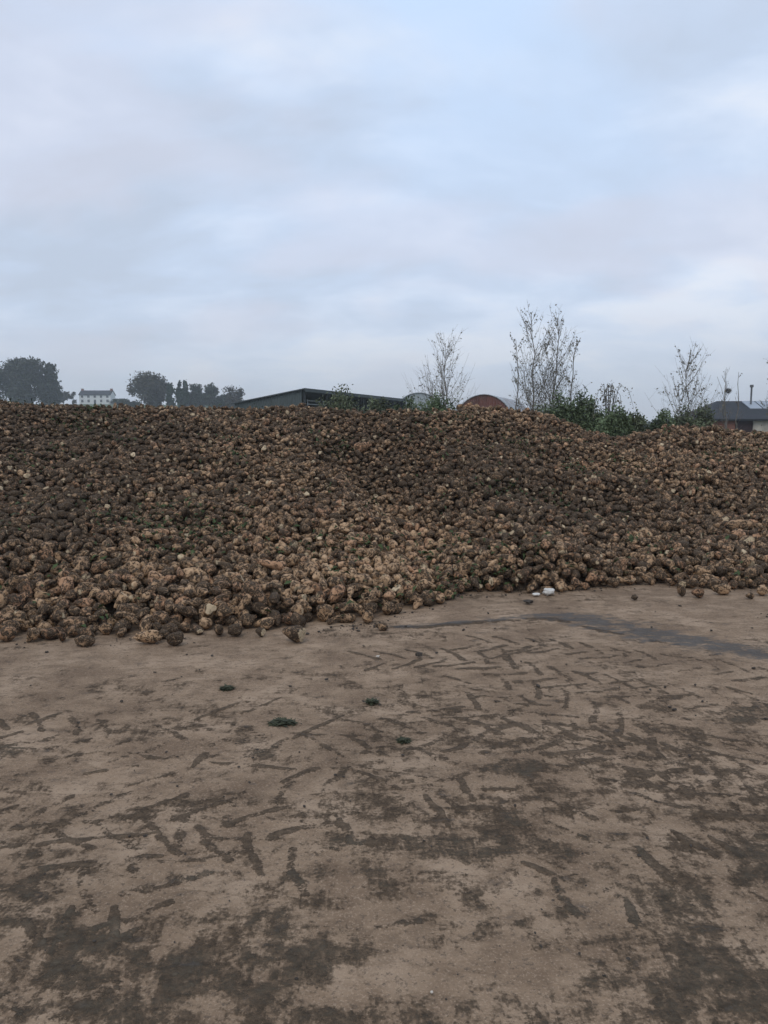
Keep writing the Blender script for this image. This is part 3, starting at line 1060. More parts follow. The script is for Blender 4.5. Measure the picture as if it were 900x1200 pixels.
def far_tree(px, y_top, half_w, D, label, mat, seed, lobes=9, leaf=0.55, count=5200, dense=1.0, twigs=160, group='trees on the far hill', squash=1.0, cone=0.0, base_py=None, kind='hill_tree'):
    q = np.random.default_rng(seed)
    X = (px - CX) / F * D
    z0 = float(hill_z(X, D)) - 0.2
    top = at(px, y_top, D)[2]
    h = top - z0
    w = half_w / F * D
    root = empty(kind, (X, D, z0))
    tag(root, label, 'tree', group)
    tr = MB()
    rt = max(0.18, h * 0.028)
    tr.tube([(0, 0, -0.3), (0.05 * w, 0, h * 0.25), (-0.03 * w, 0, h * 0.5), (0, 0, h * 0.85)], [rt, rt * 0.8, rt * 0.55, rt * 0.15], 7)
    cs = []
    lobes = int(lobes * 1.5)
    if w < 0.3 * h: lobes *= 2
    for k in range(lobes):
        a = q.uniform(0, 6.28)
        t = q.uniform(0.14, 0.88) if k else 0.6
        prof = math.sin(math.pi * min(1, max(0.08, (t - 0.02) * 0.98))) ** (0.7) * (1 - cone * t)
        rr_ = w * 0.70 * prof * q.uniform(0.35, 1.0)
        c = np.array([math.cos(a) * rr_, math.sin(a) * rr_, h * t])
        lr = np.array([w * q.uniform(0.22, 0.50), w * q.uniform(0.22, 0.50), min(h * 0.24, w * q.uniform(0.26, 0.55)) * squash])
        lr[2] = min(lr[2], h * 0.98 - c[2]) if c[2] + lr[2] > h * 0.98 else lr[2]
        lr[2] = max(lr[2], 0.09 * h)
        if w < 0.3 * h: lr[2] = max(lr[2], 0.15 * h); c[2] = min(c[2], h * 0.97 - lr[2])
        cs.append((c, lr))
        p0 = np.array([0, 0, h * max(0.12, t - 0.32)])
        tr.tube([p0, (p0 + c) / 2 + np.array([0, 0, 0.03 * h]), c], [rt * 0.45, rt * 0.3, rt * 0.1], 5)
    for _ in range(twigs):
        c, lr = cs[int(q.integers(len(cs)))]
        d = q.normal(size=3); d[2] = abs(d[2]) * 0.8 - 0.15; d /= np.linalg.norm(d)
        e = c + d * lr * q.uniform(0.85, 1.30)
        if e[2] > h * 1.0: e[2] = h * q.uniform(0.93, 1.0)
        tr.tube([c + d * lr * 0.2, e], [0.11, 0.05], 3, False)
    tr.build('trunk', M_TWIG, root)
    pts = []
    for c, lr in cs:
        m = int(count * 1.15 / lobes * dense)
        d = q.normal(size=(m, 3)); d /= np.linalg.norm(d, axis=1)[:, None]
        rad = q.uniform(0.1, 1.35, m) ** 0.6 * (1 + 0.25 * np.sin(d @ q.normal(0, 4, 3) + q.uniform(0, 6)))
        p = c + d * rad[:, None] * lr
        g = np.sin(p[:, 0] * 1.9 + seed) * np.sin(p[:, 1] * 1.7 + 1) * np.sin(p[:, 2] * 2.1 + 2)
        pts.append(p[g < 0.32])
    pts = np.concatenate(pts)
    pts = pts[(pts[:, 2] < h) & (pts[:, 2] > 0.02 * h)]
    Vq, Fq = quads(pts, leaf, q)
    link('crown', raw_mesh('crown', Vq, Fq, 4, mat, False), root)
    return root


M_OAK = leaf_mat('dark_oak_leaf', (0.035, 0.042, 0.022), 0.45, 0.4)
M_AUT = leaf_mat('thin_autumn_leaf', (0.062, 0.056, 0.036), 0.4, 0.4)
M_IVY = leaf_mat('ivy_leaf', (0.026, 0.045, 0.022), 0.45, 0.5)
M_GREY = leaf_mat('grey_green_leaf', (0.048, 0.062, 0.040), 0.4, 0.5)

far_tree(33, 419, 31, 300, 'broad dark oak at the left end of the far trees', M_OAK, 1, 14, 0.55, 10500, twigs=420)
far_tree(59, 425, 19, 302, 'dark oak crown with a flat top spray beside the white farmhouse', M_OAK, 2, 11, 0.55, 8500, twigs=160)
far_tree(-12, 430, 30, 296, 'dark oak cut by the left edge of the view', M_OAK, 12, 10, 0.6, 7000)
far_tree(78, 459, 12, 350, 'low hedge tree between the dark oak and the white farmhouse', M_AUT, 3, 6, 0.55, 1500, group='low trees by the farmhouse')
far_tree(68, 455, 9, 345, 'low dark shrub tucked under the oak edge', M_OAK, 13, 5, 0.55, 1200, group='low trees by the farmhouse')
far_tree(90, 459, 5, 390, 'small bare grey tree at the farmhouse chimney end', M_AUT, 23, 5, 0.5, 350, group='low trees by the farmhouse')
far_tree(143, 467, 11, 395, 'low dark hedge tree on the far side of the farmhouse', M_OAK, 4, 6, 0.6, 1300, group='low trees by the farmhouse')
far_tree(177, 435, 24, 290, 'round bushy tree with twiggy outline on the hill', M_AUT, 5, 14, 0.46, 6500, twigs=600)
far_tree(190, 441, 13, 296, 'thinner half bare tree behind the round bushy one', M_AUT, 15, 9, 0.42, 2200, twigs=300)
far_tree(203, 447, 6.0, 285, 'slim ivy-clad tree next to the round bushy one', M_IVY, 6, 7, 0.5, 1900, twigs=40, cone=0.3)
far_tree(213, 445, 5.5, 286, 'slim ivy-clad tree with a pointed top, in the ivy row', M_IVY, 7, 7, 0.5, 1900, twigs=40, cone=0.5)
far_tree(220, 444, 5.5, 287, 'tallest slim ivy-clad tree in the row', M_IVY, 8, 7, 0.5, 1700, twigs=40, cone=0.5)
far_tree(232, 449, 9, 292, 'grey-green spreading tree behind the ivy-clad trunks', M_GREY, 9, 10, 0.42, 2200, twigs=320)
far_tree(249, 446, 11, 292, 'grey-green rounded tree ending the ivy row', M_GREY, 10, 11, 0.42, 2600, twigs=340)
far_tree(225, 460, 20, 297, 'low grey-green tree filling the gap under the ivy row', M_GREY, 30, 9, 0.5, 3600, twigs=80)
far_tree(277, 450, 14, 280, 'small round pale tree standing apart beside the grey shed', M_AUT, 11, 11, 0.40, 1900, twigs=420)
far_tree(300, 470, 14, 270, 'low hedge tree behind the grey shed', M_GREY, 31, 7, 0.5, 1500, twigs=60)
for hx_, ht_, hw_, lab in ((150, 468, 16, 'low hedge running from the farmhouse towards the round bushy tree'), (262, 462, 16, 'low hedge joining the ivy row to the small round pale tree'), (238, 460, 20, 'low hedge under the grey-green end of the ivy row')):
    far_tree(hx_, ht_, hw_, 300, lab, M_GREY, int(hx_), 9, 0.5, 2400, twigs=90, group='hedges along the hill', kind='hedge_tree')
for k, (px, t, w) in enumerate(((640, 494, 30), (700, 492, 26), (745, 484, 5), (765, 491, 22), (820, 492, 26), (480, 494, 30), (540, 494, 26), (600, 493, 26), (880, 492, 26), (935, 490, 26))):
    lab = ['low hazy hedge tree far beyond the two tall saplings', 'low hazy hedge tree beyond the arching briar', 'small dark rounded shrub far off in the gap between bushes',
           'low hazy hedge tree beyond the right bush', 'low hazy hedge tree behind the dark roofed outbuilding edge', 'low hazy hedge tree beyond the grey arched hut', 'low hazy hedge tree beyond the rusty hut',
           'low hazy hedge tree beyond the pale hut roof', 'low hazy hedge tree beyond the outbuilding roof', 'low hazy hedge tree beyond the outbuilding, past the frame edge'][k]
    q = 230 if k != 2 else 120
    far_tree(px, t, w, q, lab, M_GREY if k != 2 else M_OAK, 60 + k, 7, 0.5 if k != 2 else 0.3, 1400, twigs=20, group='low trees beyond the buildings')


def sapling(px_base, px_top, y_top, D, label, seed, spread=0.5, nbr=26, leaves=520, stems=1, z0=0.0, leaf=0.036, mat=None, group='thin saplings behind the heap', kind='sapling', low=0.12, ang=0.42):
    q = np.random.default_rng(seed)
    base = np.array([(px_base - CX) / F * D, D, z0])
    top = at(px_top, y_top, D)
    root = empty(kind, tuple(base))
    tag(root, label, 'sapling', group)
    tr, pts = MB(), []
    H = top[2] - z0
    for s in range(stems):
        e = (top - base) + (np.array([q.normal(0, spread * 0.5), q.normal(0, spread * 0.5), -q.uniform(0.05, 0.35) * H]) if s else 0)
        off = np.array([q.normal(0, 0.05), q.normal(0, 0.05), 0]) if s else np.zeros(3)
        n = 9
        bend = q.normal(0, 0.035, (n, 3)); bend[0] = 0; bend[:, 2] = 0
        main = np.array([off + e * (k / (n - 1)) + bend[k] * H * 0.35 for k in range(n)])
        r0 = 0.0072 * H * (0.55 if s else 1.0)
        tr.tube(main, [r0 * (1 - 0.9 * k / (n - 1)) + 0.004 for k in range(n)], 6)
        for b in range(nbr if not s else int(nbr * 0.5)):
            t = low + (0.97 - low) * q.uniform() ** 0.9
            k = min(n - 2, int(t * (n - 1)))
            f = t * (n - 1) - k
            p0 = main[k] * (1 - f) + main[k + 1] * f
            L = spread * (1.12 - 0.8 * t) * q.uniform(0.6, 1.3) * 1.75
            a = q.uniform(0, 6.28)
            up = q.uniform(0.6, 1.5) / max(0.15, ang)
            d = np.array([math.cos(a), math.sin(a), up * 0.55]); d /= np.linalg.norm(d)
            curve = [p0, p0 + d * L * 0.4, p0 + d * L * 0.72 + np.array([0, 0, L * 0.10]), p0 + d * L * 0.95 + np.array([0, 0, L * 0.26])]
            tr.tube(curve, [0.0065, 0.005, 0.0036, 0.0022], 3, False)
            for w in range(int(q.integers(3, 8))):
                tt = q.uniform(0.2, 1.0)
                c0 = p0 + d * L * tt * 0.9 + np.array([0, 0, L * 0.2 * tt * tt])
                dd = d + q.normal(0, 0.5, 3); dd[2] += 0.2; dd /= np.linalg.norm(dd)
                l2 = L * q.uniform(0.15, 0.42)
                tr.tube([c0, c0 + dd * l2], [0.0032, 0.0018], 3, False)
                for _ in range(3):
                    pts.append(c0 + dd * l2 * q.uniform(0.2, 1.0) + q.normal(0, 0.012, 3))
            for _ in range(3):
                pts.append(p0 + d * L * q.uniform(0.3, 1.0) + q.normal(0, 0.02, 3))
    tr.build('trunk', M_BARK, root)
    pts = np.array(pts)
    leaves = int(leaves * 0.8)
    if len(pts) > leaves:
        pts = pts[q.choice(len(pts), leaves, replace=False)]
    Vq, Fq = quads(pts, leaf, q)
    link('crown', raw_mesh('crown', Vq, Fq, 4, mat or M_SAPL, False), root)
    return root


M_SAPL = leaf_mat('sparse_yellowing_leaf', (0.14, 0.128, 0.085), 0.4, 3)
M_BUSH = leaf_mat('green_bush_leaf', (0.105, 0.138, 0.070), 0.5, 1.6)
M_BUSH2 = leaf_mat('dull_bush_leaf', (0.110, 0.128, 0.072), 0.5, 1.6)

sapling(519, 521, 402, 26, 'young half bare birch sapling near the rusty arched hut, on its own', 41, 1.15, 52, 760, 3)
sapling(628, 624, 366, 26, 'tallest straight thin sapling, first of the pair above the heap', 42, 0.95, 70, 1100, 2)
sapling(640, 658, 372, 26.4, 'tall thin sapling leaning outwards, second of the pair above the heap', 43, 0.95, 74, 1300, 3)
sapling(604, 608, 398, 27, 'short thin sapling rising at the foot of the tallest one', 44, 0.5, 22, 260, 1)
sapling(668, 674, 398, 25.5, 'short thin sapling in front of the leaning one', 45, 0.5, 24, 300, 1)
sapling(803, 806, 418, 24, 'sparse sapling standing in the right hand bush', 46, 0.95, 64, 800, 2)
sapling(852, 850, 434, 30, 'almost leafless thin sapling in front of the dark roof', 47, 0.5, 16, 90, 3, kind='sapling')
sapling(862, 865, 436, 30, 'thin bare curving sapling beside the flue of the dark roof', 48, 0.35, 8, 40, 1)
sapling(908, 905, 420, 26, 'sapling whose leafy edge shows at the right end of the heap', 49, 0.5, 28, 320, 2)


def bush(px, y_top, half_w, D, label, mat, seed, count=2600, leaf=0.05, group='bushes behind the heap', sprays=26, z0=0.0):
    q = np.random.default_rng(seed)
    X = (px - CX) / F * D
    top = at(px, y_top - 4, D)[2]
    h, w = top - z0, half_w / F * D
    root = empty('bush', (X, D, z0))
    tag(root, label, 'bush', group)
    st, pts = MB(), []
    sprays, count = int(sprays * 2.2), int(count * 2.6)
    for k in range(sprays):
        a = q.uniform(0, 6.28)
        rr_ = w * q.uniform(0.0, 1.0) ** 0.6
        e = np.array([math.cos(a) * rr_, math.sin(a) * rr_ * 0.7, h * (1 - 0.30 * (rr_ / w) ** 2) * q.uniform(0.80, 1.02)])
        s = np.array([e[0] * 0.35, e[1] * 0.35, 0])
        mid = (s + e) / 2 + np.array([e[0] * 0.1, 0, h * 0.06])
        st.tube([s, mid, e], [0.016, 0.010, 0.004], 4, False)
        m = int(count / sprays)
        t = q.uniform(0.3, 1.0, m) ** 0.6
        p = (1 - t)[:, None] ** 2 * s + (2 * t * (1 - t))[:, None] * mid + (t ** 2)[:, None] * e
        sp = 0.10 + 0.16 * (1 - t)
        pts.append(p + q.normal(size=(m, 3)) * sp[:, None] * min(1.0, w))
    st.build('stems', M_TWIG, root)
    pts = np.concatenate(pts)
    pts = pts[pts[:, 2] > 0.05]
    Vq, Fq = quads(pts, leaf, q, 0.5)
    link('foliage', raw_mesh('foliage', Vq, Fq, 4, mat, False), root)


bush(398, 454, 30, 24, 'light leafy bush against the dark open shed front', M_BUSH2, 51, 1500, sprays=20)
bush(440, 464, 30, 23, 'low green bush in front of the shed far end', M_BUSH2, 52, 1600)
bush(478, 466, 24, 23, 'low bright green bush beside the lone birch sapling', M_BUSH, 53, 2000)
bush(512, 464, 30, 22, 'dense green bush round the foot of the lone birch sapling', M_BUSH, 54, 3600)
bush(655, 462, 22, 23, 'leafy green bush under the leaning sapling', M_BUSH, 55, 2400)
bush(682, 460, 24, 22.5, 'taller dark green bush with ragged sprays beside the pair of saplings', M_BUSH, 56, 3200)
bush(718, 478, 24, 21, 'dense low green bush under the arching briar', M_BUSH, 57, 3400)
bush(742, 484, 18, 22, 'low green bush in the dip of the heap skyline', M_BUSH2, 58, 1600)
bush(775, 483, 20, 22, 'green bush at the near side of the sparse sapling', M_BUSH, 59, 1500)
bush(800, 478, 24, 22.5, 'large green bush round the foot of the sparse sapling', M_BUSH2, 60, 1800)
bush(822, 470, 15, 23, 'dark ragged bush against the dark roof', M_BUSH2, 61, 700)
bush(632, 474, 18, 24, 'small green bush at the foot of the tallest sapling', M_BUSH2, 62, 1000)

# dark clump caught in the bare sapling
qn = np.random.default_rng(71)
nz = at(853.5, 458, 30)
mb = MB()
for _ in range(90):
    d = qn.normal(size=3); d /= np.linalg.norm(d)
    e = np.cross(d, qn.normal(size=3)); e /= np.linalg.norm(e)
    c_ = d * np.array([0.09, 0.09, 0.075]) * qn.uniform(0.5, 1.0)
    mb.tube([c_ - e * 0.12, c_ + d * 0.02, c_ + e * 0.10], [0.003, 0.004, 0.002], 3, False)
o = mb.build('twig_nest', M_TWIG)
o.location = nz
tag(o, 'dark twiggy clump like a nest lodged in the thin bare sapling', 'nest')

# arching briar
q = np.random.default_rng(70)
root = empty('briar', tuple(at(712, 500, 22) * np.array([1, 1, 0])))
tag(root, 'thin arching half bare briar above the low bushes', 'briar')
st, pts = MB(), []
zt = at(712, 449, 22)[2]
for k in range(11):
    dx, hh = q.uniform(-0.55, 0.75), zt * q.uniform(0.86, 1.0)
    dy = q.normal(0, 0.25)
    c = [np.array([q.normal(0, .06), q.normal(0, .06), 0]), np.array([dx * 0.15, dy * .3, hh * 0.65]), np.array([dx * 0.5, dy * .7, hh]), np.array([dx * 0.95, dy, hh * 0.93]), np.array([dx * 1.2, dy, hh * 0.76])]
    st.tube(c, [0.014, 0.011, 0.008, 0.006, 0.003], 4, False)
    for _ in range(34):
        t = q.uniform(1.2, 4); i = min(3, int(t)); f = t - i
        pts.append(c[i] * (1 - f) + c[i + 1] * f + q.normal(0, 0.05, 3))
st.build('stems', M_TWIG, root)
Vq, Fq = quads(np.array(pts), 0.035, q)
link('foliage', raw_mesh('foliage', Vq, Fq, 4, M_SAPL, False), root)

# ------------------------------------------------------------------ farmhouse on the hill
M_RENDER = plain('white_render', (0.62, 0.62, 0.60), 0.85, 0.08, 0.6)
M_SLATE = plain('dark_slate', (0.028, 0.030, 0.034), 0.7, 0.25, 2.0)
M_GLASS = plain('dark_window', (0.03, 0.034, 0.04), 0.25, 0.2, 2)
M_BRICK = plain('old_brick', (0.19, 0.085, 0.06), 0.9, 0.3, 6)
D = 400
x0, x1 = at(96, 470, D)[0], at(132.5, 470, D)[0]
zb = at(110, 475, D)[2] - 1.0
ze, zr_ = at(110, 462.6, D)[2], at(110, 457.5, D)[2]
root = empty('farmhouse', ((x0 + x1) / 2, D, zb))
tag(root, 'white two storey farmhouse with slate roof and end chimneys on the hill', 'farmhouse')
hw, he, hr = (x1 - x0) / 2, ze - zb, zr_ - zb
w = MB()
w.poly([(-hw, -3.5, 0), (hw, -3.5, 0), (hw, -3.5, he), (-hw, -3.5, he)])
w.poly([(hw, 3.5, 0), (-hw, 3.5, 0), (-hw, 3.5, he), (hw, 3.5, he)])
for s in (-1, 1):
    w.poly([(s * hw, -3.5, 0), (s * hw, 3.5, 0), (s * hw, 3.5, he), (s * hw, 0, hr - 0.1), (s * hw, -3.5, he)])
w.build('wall', M_RENDER, root)
rf = MB()
for s in (-1, 1):
    rf.poly([(-hw - .3, s * 3.9, he - 0.12), (hw + .3, s * 3.9, he - 0.12), (hw + .3, 0, hr), (-hw - .3, 0, hr)])
    rf.poly([(-hw - .3, s * 3.9, he - 0.32), (hw + .3, s * 3.9, he - 0.32), (hw + .3, s * 3.9, he - 0.12), (-hw - .3, s * 3.9, he - 0.12)])
ro = rf.build('roof', M_SLATE, root)
for s in (-1, 1):
    c = MB(); c.box(s * (hw - .6) - .55, s * (hw - .6) + .55, -.5, .5, hr - .6, hr + 0.9)
    c.box(s * (hw - .6) - .62, s * (hw - .6) + .62, -.57, .57, hr + 0.72, hr + 0.82)
    c.build('chimney', M_BRICK, ro)
for row, (za, zc) in enumerate(((he - 1.75, he - 0.45), (he - 4.1, he - 2.6))):
    for k in range(5):
        if row == 1 and k == 2: continue
        xc = (-0.8 + 0.4 * k) * hw
        m = MB(); m.box(xc - .62, xc + .62, -3.56, -3.48, za, zc)
        wo = m.build('window', M_RENDER, root)
        m = MB()
        for sx_ in (-1, 1):
            m.box(xc + sx_ * .30 - .25, xc + sx_ * .30 + .25, -3.585, -3.562, za + .08, zc - .08)
        m.build('pane', M_GLASS, wo)
m = MB(); m.box(-.55, .55, -3.56, -3.48, he - 5.0, he - 2.7)
m.build('door', plain('dark_door', (0.05, 0.055, 0.06)), root)

# ------------------------------------------------------------------ open fronted shed
c0 = np.array([at(355, 455, 70)[0], 70.0])
ax_, ay_ = np.array([10.36, 28.4]) / 30.23, np.array([-28.4, 10.36]) / 30.23      # along the front, into the depth
zt = at(355, 455.5, 70)[2]
M_SHEET = sheet_mat('grey_cladding', (0.070, 0.084, 0.082), 0.25, (ay_[0], ay_[1], 0), 0.65)
M_SHEETR = sheet_mat('dark_roof_sheet', (0.075, 0.085, 0.088), 0.3, (ax_[0], ax_[1], 0), 0.65)
M_STEEL = plain('shed_steel', (0.035, 0.04, 0.04), 0.6, 0.2, 2)
root = empty('open_shed', (c0[0], c0[1], 0))
tag(root, 'long grey steel shed with open dark front and sloping roof', 'shed')
L, W = 30.2, 7.2
low = zt - 0.165 * W


def sp(a, d, z):
    q_ = ax_ * a + ay_ * d
    return (q_[0], q_[1], z)


def slab(mb, a0, a1, d0, d1, z0f, z1f):
    """box in shed axes; z0f/z1f give bottom/top height as a function of depth"""
    P = [sp(a, d, f(d)) for f in (z0f, z1f) for d in (d0, d1) for a in (a0, a1)]
    b = len(mb.v); mb.v += P
    for q_ in ((0, 2, 3, 1), (4, 5, 7, 6), (0, 1, 5, 4), (2, 6, 7, 3), (0, 4, 6, 2), (1, 3, 7, 5)):
        mb.f.append(tuple(b + i for i in q_))


rz = lambda d: zt - 0.165 * d
m = MB(); slab(m, -0.02, 0.06, 0.15, W, lambda d: 0.0, lambda d: rz(d) - 0.13); m.build('end_wall', M_SHEET, root)
m = MB(); slab(m, L - 0.06, L, 0.15, W, lambda d: 0.0, lambda d: rz(d) - 0.13); m.build('end_wall', M_SHEET, root)
m = MB(); slab(m, 0.07, L - 0.07, W - 0.1, W - 0.02, lambda d: 0.0, lambda d: rz(d) - 0.13); m.build('back_wall', M_SHEET, root)
m = MB(); slab(m, -0.25, L + 0.25, -0.3, W + 0.3, lambda d: rz(d) - 0.10, lambda d: rz(d)); m.build('roof', M_SHEETR, root)
m = MB(); slab(m, -0.25, L + 0.25, -0.36, -0.305, lambda d: rz(0) - 0.28, lambda d: rz(0) + 0.02); m.build('fascia', plain('shed_fascia', (0.055, 0.066, 0.064), 0.6), root)
for k in range(7):
    a = 0.35 + k * (L - 0.7) / 6
    m = MB(); slab(m, a - 0.1, a + 0.1, -0.05, 0.12, lambda d: 0.0, lambda d: rz(0) - 0.14); m.build('post', M_STEEL, root)
# pale railed gate across the first bay
g0, g1 = 3.4, 7.6
root = empty('gate', (c0[0] + ax_[0] * g0, c0[1] + ax_[1] * g0, 0))
tag(root, 'pale galvanised rail gate in the dark opening of the shed', 'gate')
M_GALV = plain('galvanised', (0.42, 0.44, 0.45), 0.5, 0.1, 3)
zg = at(368, 469.5, 75)[2]
for nm, parts in (('rail', [zg - 0.05, zg - 0.38, zg - 0.72, zg - 1.1]),):
    for z in parts:
        m = MB(); m.tube([sp(0, 1.2, z), sp(g1 - g0, 1.2, z)], 0.05, 6); m.build(nm, M_GALV, root)
for a in (0, g1 - g0):
    m = MB(); m.tube([sp(a, 1.2, 0), sp(a, 1.2, zg + 0.1)], 0.06, 6); m.build('upright', M_GALV, root)


# ------------------------------------------------------------------ arched huts
def hut(px, y_top, Rm, D, axis, length, label, m_end, m_roof, door):
    top = at(px, y_top, D)
    a = np.array(axis, float); a /= np.linalg.norm(a)
    nrm = np.array([a[1], -a[0]])
    root = empty('arched_hut', (top[0], D, 0))
    tag(root, label, 'hut')
    cz_ = top[2] - Rm
    P = lambda s, t, z: (nrm[0] * s + a[0] * t, nrm[1] * s + a[1] * t, z)
    n = 20
    arc = [(Rm * math.cos(math.pi * k / n), cz_ + Rm * math.sin(math.pi * k / n)) for k in range(n + 1)]
    prof = [(Rm, 0.0)] + arc + [(-Rm, 0.0)]
    m = MB()
    out = [(Rm * 1.02 * math.cos(math.pi * k / n), cz_ + Rm * 1.02 * math.sin(math.pi * k / n)) for k in range(n + 1)]
    out = [(Rm * 1.02, 0.0)] + out + [(-Rm * 1.02, 0.0)]
    for (s0, z0), (s1, z1) in zip(out, out[1:]):
        m.poly([P(s0, -0.15, z0), P(s1, -0.15, z1), P(s1, length + .15, z1), P(s0, length + .15, z0)])
    for (s0, z0), (s1, z1), (u0, w0), (u1, w1) in zip(prof, prof[1:], out, out[1:]):
        for t in (-0.15, length + 0.15):
            m.poly([P(s0, t, z0), P(s1, t, z1), P(u1, t, w1), P(u0, t, w0)])
    m.build('roof_shell', m_roof, root)
    for t in (0.0, length):
        m = MB(); m.poly([P(s, t, z) for s, z in prof]); m.build('end_wall', m_end, root)
    m = MB()
    for s0, s1 in ((-1.3, -0.02), (0.02, 1.3)):
        m.poly([P(s0, -0.05, 0), P(s1, -0.05, 0), P(s1, -0.05, 2.4), P(s0, -0.05, 2.4)])
    m.build('door', door, root)


M_RUST = sheet_mat('rusty_sheet', (0.16, 0.062, 0.045), 0.2, (1, 0, 0), 0.8, 0.25, (0.10, 0.045, 0.035))
M_HROOF = sheet_mat('weathered_grey_roof', (0.36, 0.37, 0.38), 0.2, (0.35, 0.93, 0), 0.6, 0.15, (0.25, 0.2, 0.18))
M_HPALE = sheet_mat('pale_grey_roof', (0.32, 0.35, 0.36), 0.2, (0.1, 1, 0), 0.6, 0.12)
M_DOOR = plain('dark_shed_door', (0.06, 0.05, 0.045))
hut(567, 462.5, 3.05, 80, (0.32, 0.95), 15, 'rusty red ended hut with arched corrugated roof behind the heap', M_RUST, M_HROOF, M_DOOR)
hut(491, 460.5, 3.9, 112, (0.12, 1), 18, 'pale grey arched hut beyond the far end of the shed', M_HPALE, M_HPALE, M_DOOR)

# ------------------------------------------------------------------ outbuilding at the right
D = 60
xl, xr = at(828, 490, D)[0], at(965, 490, D)[0]
ze, zr_ = at(860, 491, D)[2], at(860, 470, D + 3.5)[2]
root = empty('outbuilding', (xl, D, 0))
tag(root, 'low outbuilding with dark slate roof, roof lights and thin flue', 'outbuilding')
Lb = xr - xl
dp = 7.0
xa, xb, xc_ = 2.3, 3.75, Lb
m = MB(); m.box(0.0, xa, 0, 0.25, 0, ze - 0.05); m.build('brick_wall', M_BRICK, root)
m = MB(); m.box(xa + 0.003, xb - 0.003, 0.12, 0.3, 0, ze - 0.05); m.build('door', plain('dark_red_door', (0.045, 0.028, 0.028)), root)
m = MB(); m.box(xb, xc_, 0.0, 0.25, 0, ze - 0.05); m.build('rendered_wall', plain('stained_render', (0.40, 0.36, 0.30), 0.9, 0.25, 1.5), root)
m = MB(); m.box(0, Lb, dp - .25, dp, 0, ze - 0.05); m.build('back_wall', M_BRICK, root)
for a in (0.0, Lb - 0.25):
    m = MB(); m.box(a + 0.002, a + 0.248, 0.252, dp - .252, 0, ze - 0.05)
    m.build('gable_wall', M_BRICK, root)
rf = MB()
hip = at(840, 469.5, D + 3.5)[0] - xl
P0, P1, P2, P3 = (-0.25, -0.3, ze), (Lb + .25, -0.3, ze), (Lb + .25, dp / 2, zr_), (hip, dp / 2, zr_)
P4, P5 = (-0.25, dp + .3, ze), (Lb + .25, dp + .3, ze)
rf.poly([P0, P1, P2, P3]); rf.poly([P5, P4, P3, P2]); rf.poly([P4, P0, P3])
rf.poly([P1, P5, P2])
rf.poly([(p[0], p[1], p[2] - 0.14) for p in (P0, P1)] + [P1, P0])
rf.poly([(p[0], p[1], p[2] - 0.14) for p in (P4, P0)] + [P0, P4])
ro = rf.build('roof', M_SLATE, root)
slope = (zr_ - ze) / (dp / 2 + 0.3)
for a in (at(874, 475, D + 2.5)[0] - xl, at(890, 475, D + 2.5)[0] - xl):
    m = MB()
    ya, yb = 1.75, 3.25
    za, zb2 = ze + slope * (ya + .3) + 0.03, ze + slope * (yb + .3) + 0.03
    b = len(m.v)
    m.v += [(x_, y_, z_ + dz) for dz in (-0.02, 0.05) for (y_, z_) in ((ya, za), (yb, zb2)) for x_ in (a, a + 1.0)]
    for q_ in ((0, 2, 3, 1), (4, 5, 7, 6), (0, 1, 5, 4), (2, 6, 7, 3), (0, 4, 6, 2), (1, 3, 7, 5)):
        m.f.append(tuple(b + i for i in q_))
    m.build('roof_light', plain('milky_roof_light', (0.30, 0.33, 0.37), 0.5, 0.06, 1), ro)
m = MB()
fx = at(880, 470, D + 2.6)[0] - xl
zf = at(880, 453, D + 2.6)[2]
m.tube([(fx, 2.6, zr_ - 1.0), (fx, 2.6, zf)], 0.075, 8)
m.tube([(fx, 2.6, zf - 0.06), (fx, 2.6, zf + 0.14)], 0.15, 8)
m.build('flue', plain('flue_steel', (0.12, 0.12, 0.125), 0.5, 0.1, 3), ro)

# ------------------------------------------------------------------ haze
m = MB()
m.box(-690, 690, -45, 950, -1.6, 40)
M_HAZE = bpy.data.materials.new('haze')
M_HAZE.use_nodes = True
nt = M_HAZE.node_tree
nt.nodes.clear()
o_ = N(nt, 'ShaderNodeOutputMaterial')
pv = N(nt, 'ShaderNodeVolumePrincipled')
pv.inputs['Color'].default_value = (0.88, 0.92, 0.97, 1)
pv.inputs['Density'].default_value = 0.0006
pv.inputs['Anisotropy'].default_value = 0.2
nt.links.new(pv.outputs[0], o_.inputs['Volume'])
hz = m.build('haze', M_HAZE)
tag(hz, 'pale damp air fading the far hill and trees', kind='stuff')

# ------------------------------------------------------------------ sky and light
SUN_EL, SUN_AZ = R(52), R(200)         # azimuth measured clockwise from +Y
w = bpy.data.worlds.new('World')
S.world = w
w.use_nodes = True
nt = w.node_tree
nt.nodes.clear()
out = N(nt, 'ShaderNodeOutputWorld')
sky = N(nt, 'ShaderNodeTexSky', sky_type='NISHITA', sun_disc=False)
sky.sun_elevation, sky.sun_rotation = SUN_EL, SUN_AZ
bg1 = N(nt, 'ShaderNodeBackground')
nt.links.new(sky.outputs[0], bg1.inputs['Color'])
bg1.inputs['Strength'].default_value = 0.08
tc = N(nt, 'ShaderNodeTexCoord').outputs['Generated']
sep = N(nt, 'ShaderNodeSeparateXYZ'); nt.links.new(tc, sep.inputs[0])
zc = math_(nt, 'MAXIMUM', sep.outputs[2], 0.0)
den = math_(nt, 'ADD', zc, 0.38)
cmb = N(nt, 'ShaderNodeCombineXYZ')
nt.links.new(math_(nt, 'DIVIDE', sep.outputs[0], den), cmb.inputs[0])
nt.links.new(math_(nt, 'DIVIDE', sep.outputs[1], den), cmb.inputs[1])
mp = N(nt, 'ShaderNodeMapping')
mp.inputs['Location'].default_value = (3.7, 1.3, 0)
mp.inputs['Rotation'].default_value = (0, 0, R(12))
mp.inputs['Scale'].default_value = (1.25, 1.9, 1)
